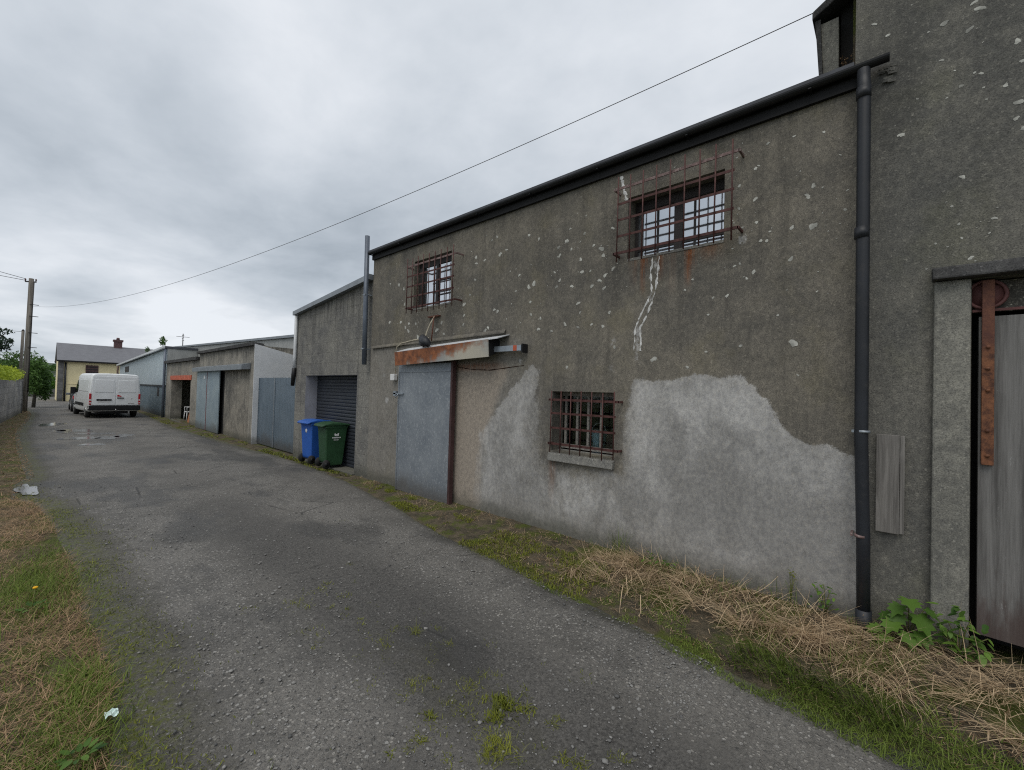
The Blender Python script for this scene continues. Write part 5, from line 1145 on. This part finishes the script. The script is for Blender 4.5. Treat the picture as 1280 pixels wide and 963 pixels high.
# straw heaped along the right wall
B = Blades()
def heap(x, y):
    c = lane_right(y)+(WX-lane_right(y))*.62
    return np.clip(1-((x-c)/.42)**2, 0, 1)*(.02+.06*fbm(y*2.2, x*2+3))*np.clip((2.3-y)/.6, 0, 1)
p = scatter_right(5200, -1.8, 2.35, .30, .98); keep = fbm(p[:, 0]*3.4+5, p[:, 1]*2.9) > .43+.2*np.clip((p[:, 1]-1.5), 0, 1); p = p[keep]; n = len(p)
p[:, 2] += heap(p[:, 0], p[:, 1])*rng.random(n)
B.add(p, rng.uniform(.08, .30, n), rng.uniform(.002, .0048, n), rng.normal(-2.2, 1.5, n), rng.uniform(1.0, 1.62, n), rng.normal(.3, .75, n), rng.random(n)**1.3*1.0, 4)
for ci in range(46):
    cy_ = rnd.uniform(-1.7, 2.25); r_ = float(lane_right(cy_)); cx_ = r_+(WX-r_)*rnd.uniform(.3, .95); k = rnd.randint(35, 75)
    x = cx_+rng.normal(size=k)*.035; y = cy_+rng.normal(size=k)*.05; z = verge_h(x, y)+heap(x, y)*rng.uniform(.5, 1.1, k)
    B.add(np.stack([x, y, z], -1), rng.uniform(.10, .32, k), rng.uniform(.002, .005, k), rnd.uniform(1.7, 4.6)+rng.normal(size=k)*.55, rng.uniform(.7, 1.45, k), rng.uniform(.2, 1.1, k), .25+.2*rnd.random()+rng.random(k)*.6, 5)
p = scatter_right(420, -1.6, 2.1, .45, .98); n = len(p); p[:, 2] += heap(p[:, 0], p[:, 1])*.7
B.add(p, rng.uniform(.12, .34, n), rng.uniform(.003, .005, n), rng.normal(-2.4, 1.3, n), rng.uniform(.3, 1.0, n), rng.uniform(.4, 1.5, n), rng.random(n)*.5+.5, 5)
for (y, ln, az, le) in ((-.32, .42, 1.6, .35), (.45, .27, -1.2, .5), (.33, .25, -1.5, .8), (1.55, .2, 1.4, .35), (.95, .24, -1.2, .5), (1.72, .2, 1.2, .2), (-.42, .3, 2.0, .15), (-.36, .22, 1.0, .1), (.6, .2, 1.5, .1)):
    x = 3.86; B.add([(x, y, .10)], ln, .009, az, le, .1, .95, 5)
p = scatter_right(150, -1.6, 2.2, .3, .95); n = len(p); p[:, 2] += heap(p[:, 0], p[:, 1])+.015
B.add(p, rng.uniform(.2, .48, n), rng.uniform(.004, .0072, n), rng.normal(-2.0, 1.3, n), rng.uniform(1.1, 1.6, n), rng.normal(.3, .7, n), rng.uniform(.6, 1., n), 5)
p = scatter_right(6500, -1.8, 4.2, .02, .98); p = p[fbm(p[:, 0]*4+1, p[:, 1]*3+6)+.25*rng.random(len(p)) > .55+.1*np.clip(p[:, 1]-2, 0, 2)]; n = len(p); p[:, 2] += .008+heap(p[:, 0], p[:, 1])*rng.random(n)
B.add(p, rng.uniform(.015, .07, n), rng.uniform(.002, .006, n), rng.uniform(0, 6.28, n), rng.uniform(1.2, 1.6, n), rng.normal(.05, .3, n), rng.random(n)**1.6*.9, 3)
# thin debris farther on
p = scatter_right(2400, 2.3, 7.4, .2, .98); p = p[fbm(p[:, 0]*3+2, p[:, 1]*2.5+1) > .5]; n = len(p)
B.add(p, rng.uniform(.04, .14, n), rng.uniform(.0025, .005, n), rng.uniform(0, 6.28, n), rng.uniform(1.1, 1.6, n), rng.normal(.1, .3, n), rng.random(n)*.7)
o = B.build('straw', M['straw']); tag(o, 'heap of dry cut straw along the foot of the warehouse wall', 'straw', None, 'stuff')
B = Blades()
k = 16000; y = 1.2+7.8*rng.random(k)**1.4; x = lane_left(y)-.02-np.abs(rng.normal(size=k))*.35; keep = fbm(x*2.6+1, y*1.4) > .31; x = x[keep]; y = y[keep]; k = len(x)
B.add(np.stack([x, y, vergeL_h(x, y)+rng.random(k)*.02], -1), rng.uniform(.03, .13, k), rng.uniform(.0018, .004, k), rng.uniform(0, 6.28, k), rng.uniform(1.0, 1.6, k), rng.normal(.1, .35, k), rng.random(k)*.7+.3*fbm(x*4, y*4))
k = 3500; y = rng.uniform(9, 34, k); x = lane_left(y)+.08-np.abs(rng.normal(size=k))*.3
B.add(np.stack([x, y, vergeL_h(x, y)], -1), rng.uniform(.03, .10, k), rng.uniform(.006, .012, k), rng.uniform(0, 6.28, k), rng.uniform(.9, 1.6, k), rng.normal(.1, .3, k), rng.random(k)*.7)
o = B.build('dead_grass', M['deadgrass']); tag(o, 'brown dead cut grass on the left bank of the lane', 'grass', None, 'stuff')

# broad-leaved weeds by the downpipe and pier
LOBE = [(0,0),(.22,-.06),(.42,-.02),(.30,.12),(.52,.30),(.34,.36),(.40,.62),(.16,.60),(0,1.0),(-.16,.60),(-.40,.62),(-.34,.36),(-.52,.30),(-.30,.12),(-.42,-.02),(-.22,-.06)]
OVAL = [(0,0),(.2,.15),(.27,.4),(.18,.75),(0,1),(-.18,.75),(-.27,.4),(-.2,.15)]
def plant(label, loc, leaves, stems, mat='leaf', shape=LOBE):
    r = thing('weed', label, 'plant', loc, 0, 'weeds at the wall foot')
    V = []; F = []; T = []
    for (dx, dy, dz, size, az, pitch, tn) in leaves:
        b = len(V); ca, sa = math.cos(az), math.sin(az); d = np.array([ca*math.cos(pitch), sa*math.cos(pitch), math.sin(pitch)]); s = np.array([-sa, ca, 0]); nrm = np.cross(d, s)
        c = np.array([dx, dy, dz])+np.array(loc)
        V.append(c+d*.4*size-nrm*.03*size); T.append(tn)
        for (a, l) in shape: V.append(c+s*a*size+d*l*size+nrm*(.16*abs(a)-.10*l*l)*size); T.append(tn)
        n = len(shape); F += [(b, b+1+i, b+1+(i+1) % n) for i in range(n)]
    fastmesh('leaves', np.array(V), np.array(F), M[mat], r, {'tint': np.array(T)})
    m = MB()
    for (dx, dy, dz, *_) in leaves[::stems]: m.tube([loc, (loc[0]+dx*.6, loc[1]+dy*.5, loc[2]+dz*.7), (loc[0]+dx, loc[1]+dy, loc[2]+dz)], .003, 5)
    m.build('stems', M['stem'], r)
plant('large lobed green weed growing between the downpipe and the door pier', (4.02, -.10, .03),
      [(-.05,-.0,.33,.13,3.3,-.25,.6),(-.08,-.04,.25,.16,3.9,-.8,.5),(-.03,.04,.27,.12,2.6,-.6,.4),(-.09,.07,.17,.13,2.7,-.5,.7),(-.10,.14,.11,.12,2.2,-.4,.75),(-.12,.0,.13,.13,3.3,-.5,.6),(-.05,-.08,.29,.10,4.3,-.5,.3),(-.14,.10,.08,.11,2.5,-.3,.9),(-.04,.0,.20,.12,4.6,-.6,.2),(-.06,.05,.22,.11,3.0,-.9,.35),(-.10,-.05,.15,.12,3.7,-.7,.45),(-.02,.09,.19,.10,2.1,-.5,.25)], 1)
plant('bramble like green weed climbing beside the peeling board door', (4.0, -.34, .03),
      [(rnd.uniform(-.10,.0), rnd.uniform(-.12,.10), rnd.uniform(.06,.36), rnd.uniform(.04,.075), rnd.uniform(1.5,4.8), rnd.uniform(-.9,.3), rnd.random()) for i in range(70)], 4, 'leaf', OVAL)
plant('small light green weed against the pale render left of the downpipe', (4.04, .36, .06),
      [(rnd.uniform(-.05,.0), rnd.uniform(-.09,.10), rnd.uniform(.05,.24), rnd.uniform(.025,.045), rnd.uniform(1.5,4.8), rnd.uniform(-.8,.3), rnd.random()) for i in range(30)], 4, 'leaf', OVAL)
plant('tiny weed stuck on the pale render at knee height', (4.06, .585, .06),
      [(rnd.uniform(-.03,.0), rnd.uniform(-.03,.03), rnd.uniform(.2,.30), rnd.uniform(.02,.03), rnd.uniform(1.5,4.8), rnd.uniform(-.8,.3), rnd.random()) for i in range(12)], 4, 'moss', OVAL)
plant('low bright green weed in the straw below the white filled crack', (3.93, 1.6, .05),
      [(rnd.uniform(-.10,.05), rnd.uniform(-.14,.14), rnd.uniform(.03,.13), rnd.uniform(.03,.05), rnd.uniform(0,6.2), rnd.uniform(-.5,.3), rnd.random()) for i in range(40)], 5, 'leaf', OVAL)

for (lx_, ly_, k_, lab) in ((.17, 2.62, 13, 'flat broad leaved rosette in the nearer left grass clump'), (.02, 4.55, 11, 'broad leaved rosette beside the yellow dandelion')):
    plant(lab, (lx_, ly_, .03), [(.035*math.cos(a), .035*math.sin(a), .012+.02*rnd.random(), rnd.uniform(.035, .06), a, rnd.uniform(.05, .6), rnd.random()*.8) for a in np.linspace(0, 6, k_)], 6, 'leaf', OVAL)
# loose stones
k = 14000; y = .8+rng.random(k)**1.7*10; x = lane_left(y)+.1+rng.random(k)*(lane_right(y)-lane_left(y)-.15)
keep = rng.random(k) < .4+.6*np.clip(np.exp(-((x-.95)/.45)**2)+np.exp(-((x-2.7)/.35)**2), 0, 1); x = x[keep]; y = y[keep]; k = len(x)
ico = np.array([(0,0,1),(.89,0,.45),(.28,.85,.45),(-.72,.53,.45),(-.72,-.53,.45),(.28,-.85,.45),(.72,.53,-.45),(-.28,.85,-.45),(-.89,0,-.45),(-.28,-.85,-.45),(.72,-.53,-.45),(0,0,-1)])
icf = np.array([(0,1,2),(0,2,3),(0,3,4),(0,4,5),(0,5,1),(1,6,2),(2,7,3),(3,8,4),(4,9,5),(5,10,1),(6,7,2),(7,8,3),(8,9,4),(9,10,5),(10,6,1),(11,7,6),(11,8,7),(11,9,8),(11,10,9),(11,6,10)])
s = np.exp(rng.normal(math.log(.0042), .5, k)); s = np.minimum(s, .017)
an = rng.uniform(0, 6.28, k); sh_ = rng.uniform(.6, 1.0, k); j = 1+rng.normal(size=(k, 12, 1))*.2
pt = ico[None]*j; px = pt[..., 0]*s[:, None]; py = pt[..., 1]*(s*sh_)[:, None]
V = np.stack([x[:, None]+px*np.cos(an)[:, None]-py*np.sin(an)[:, None], y[:, None]+px*np.sin(an)[:, None]+py*np.cos(an)[:, None], pt[..., 2]*(s*.45)[:, None]+.001+(s*.1)[:, None]], -1)
F = (icf[None]+np.arange(k)[:, None, None]*12).reshape(-1, 3)
o = fastmesh('loose_gravel', V.reshape(-1, 3), F, M['stone'], None, {'tint': np.repeat(rng.random(k)**.8, 12)}); tag(o, 'loose stone chips scattered on the worn lane', 'gravel', None, 'stuff')

lit = thing('litter', 'crumpled scrap of white and pale green paper in the left grass', 'litter', (.30, 2.86, .03))
m = MB(); vs = []; n = 6
for i in range(n):
    for q in range(n): vs.append((.27+i*.010, 2.835+q*.011, .03+rnd.uniform(0, .018)))
m.add(vs, [(i*n+q, (i+1)*n+q, (i+1)*n+q+1, i*n+q+1) for i in range(n-1) for q in range(n-1)]); m.build('paper', mat_plain('litter_paper', srgb(206, 224, 220), .6, 0, .12, 30), lit)
dn = thing('dandelion', 'single yellow dandelion flower in the left grass clump', 'flower', (.03, 4.72, .02))
MB().tube([(.03,4.72,.02),(.035,4.72,.13)], .003, 5).build('stem', M['stem'], dn)
m = MB(); m.tube([(.035,4.72,.125),(.035,4.72,.135),(.035,4.72,.142)], [.004,.016,.012], 12); m.build('flower_head', mat_plain('yellow_petals', srgb(232, 176, 30), .7), dn)

# ------------------------------------------------------------------ sky, sun, camera
w = bpy.data.worlds.new('World'); sc.world = w; w.use_nodes = True; t = w.node_tree; t.nodes.clear()
N = t.nodes.new; Lk = t.links.new
out = N('ShaderNodeOutputWorld'); bg = N('ShaderNodeBackground'); Lk(bg.outputs[0], out.inputs[0])
SUN_EL, SUN_ROT = math.radians(60), math.radians(-108)
sky = N('ShaderNodeTexSky'); sky.sky_type = 'NISHITA'; sky.sun_disc = False; sky.sun_elevation = SUN_EL; sky.sun_rotation = SUN_ROT
bg.inputs['Strength'].default_value = .1
tc = N('ShaderNodeTexCoord'); sepn = N('ShaderNodeSeparateXYZ'); Lk(tc.outputs['Generated'], sepn.inputs[0])
def wm(op, a, b=0., c=0., clamp=False):
    n = N('ShaderNodeMath'); n.operation = op; n.use_clamp = clamp
    for i, q in enumerate((a, b, c)):
        if isinstance(q, bpy.types.NodeSocket): Lk(q, n.inputs[i])
        else: n.inputs[i].default_value = q
    return n.outputs[0]
den = wm('ADD', wm('MAXIMUM', sepn.outputs[2], 0.), .13)
cmb = N('ShaderNodeCombineXYZ'); Lk(wm('DIVIDE', sepn.outputs[0], den), cmb.inputs[0]); Lk(wm('DIVIDE', sepn.outputs[1], den), cmb.inputs[1]); cmb.inputs[2].default_value = 3.7
def wn(scale, detail, rough, dist=0, sx=1, sy=1, off=0):
    mp = N('ShaderNodeMapping'); Lk(cmb.outputs[0], mp.inputs[0]); mp.inputs['Scale'].default_value = (sx, sy, 1); mp.inputs['Location'].default_value = (off, off*.7, off)
    n = N('ShaderNodeTexNoise'); Lk(mp.outputs[0], n.inputs['Vector']); n.inputs['Scale'].default_value = scale; n.inputs['Detail'].default_value = detail; n.inputs['Roughness'].default_value = rough; n.inputs['Distortion'].default_value = dist
    return n.outputs[0]
n1 = wn(.55, 7, .52, .3, 1, .75, 1.3); n2 = wn(2.1, 6, .55, .2, 1, .8, 5.1)
val = wm('MULTIPLY_ADD', wm('SUBTRACT', n1, .5), .95, .735)
val = wm('MULTIPLY_ADD', wm('SUBTRACT', n2, .5), .48, val)
def blob(px, py, k, amt):
    global val
    d = _fw+_R*(px-CXP)/FOC-_U*(py-CYP)/FOC; d = d/np.linalg.norm(d)
    dp_ = N('ShaderNodeVectorMath'); dp_.operation = 'DOT_PRODUCT'; Lk(tc.outputs['Generated'], dp_.inputs[0]); dp_.inputs[1].default_value = tuple(d)
    e = wm('EXPONENT', wm('MULTIPLY', wm('SUBTRACT', dp_.outputs['Value'], 1.), k))
    val = wm('MULTIPLY_ADD', e, amt, val)
for b in ((70, 205, 26, -.17), (600, 260, 40, -.10), (760, 150, 40, -.05), (990, 30, 14, .17), (230, 392, 300, .20), (170, 345, 200, .10), (300, 365, 300, .08), (430, 150, 30, .05), (390, 300, 60, -.10), (60, 40, 22, .10), (330, 60, 30, .05), (480, 40, 40, .06), (110, 384, 700, -.16), (180, 398, 900, -.10), (20, 330, 120, .06), (860, 120, 60, -.04)): blob(*b)
val = wm('MINIMUM', wm('MAXIMUM', val, .40), .90)
tint = N('ShaderNodeMix'); tint.data_type = 'RGBA'; Lk(wm('MULTIPLY_ADD', val, 2.2, -.9, True), tint.inputs[0]); tint.inputs[6].default_value = (.87, .99, 1.12, 1); tint.inputs[7].default_value = (.96, 1.0, 1.055, 1)
sca = N('ShaderNodeVectorMath'); sca.operation = 'SCALE'; Lk(tint.outputs[2], sca.inputs[0]); Lk(wm('MULTIPLY', val, 10.), sca.inputs['Scale'])
mx = N('ShaderNodeMix'); mx.data_type = 'RGBA'; mx.inputs[0].default_value = .94; Lk(sky.outputs[0], mx.inputs[6]); Lk(sca.outputs[0], mx.inputs[7])
Lk(mx.outputs[2], bg.inputs[0])

sun = bpy.data.lights.new('sun', 'SUN'); sun.energy = 1.4; sun.angle = math.radians(40); sun.color = (1, .94, .84)
so = bpy.data.objects.new('sun', sun); COL.objects.link(so)
az = SUN_ROT; sd_ = np.array([math.sin(az)*math.cos(SUN_EL), math.cos(az)*math.cos(SUN_EL), math.sin(SUN_EL)])
from mathutils import Vector, Matrix
so.rotation_euler = Vector(tuple(sd_)).to_track_quat('Z', 'Y').to_euler()

cam = bpy.data.cameras.new('camera'); cam.sensor_width = 36; cam.sensor_fit = 'HORIZONTAL'; cam.lens = 36*FOC/1280; cam.clip_start = .05; cam.clip_end = 2000
co = bpy.data.objects.new('camera', cam); COL.objects.link(co)
mtx = Matrix(((_R[0], _U[0], -_fw[0], 0), (_R[1], _U[1], -_fw[1], 0), (_R[2], _U[2], -_fw[2], CAMH), (0, 0, 0, 1)))
co.matrix_world = mtx
sc.camera = co
sc.view_settings.view_transform = 'Standard'; sc.view_settings.look = 'None'; sc.view_settings.exposure = 0; sc.view_settings.gamma = 1
sc.render.engine = 'CYCLES'
sc.cycles.use_denoising = False
sc.cycles.filter_width = 1.15
sc.cycles.max_bounces = 6
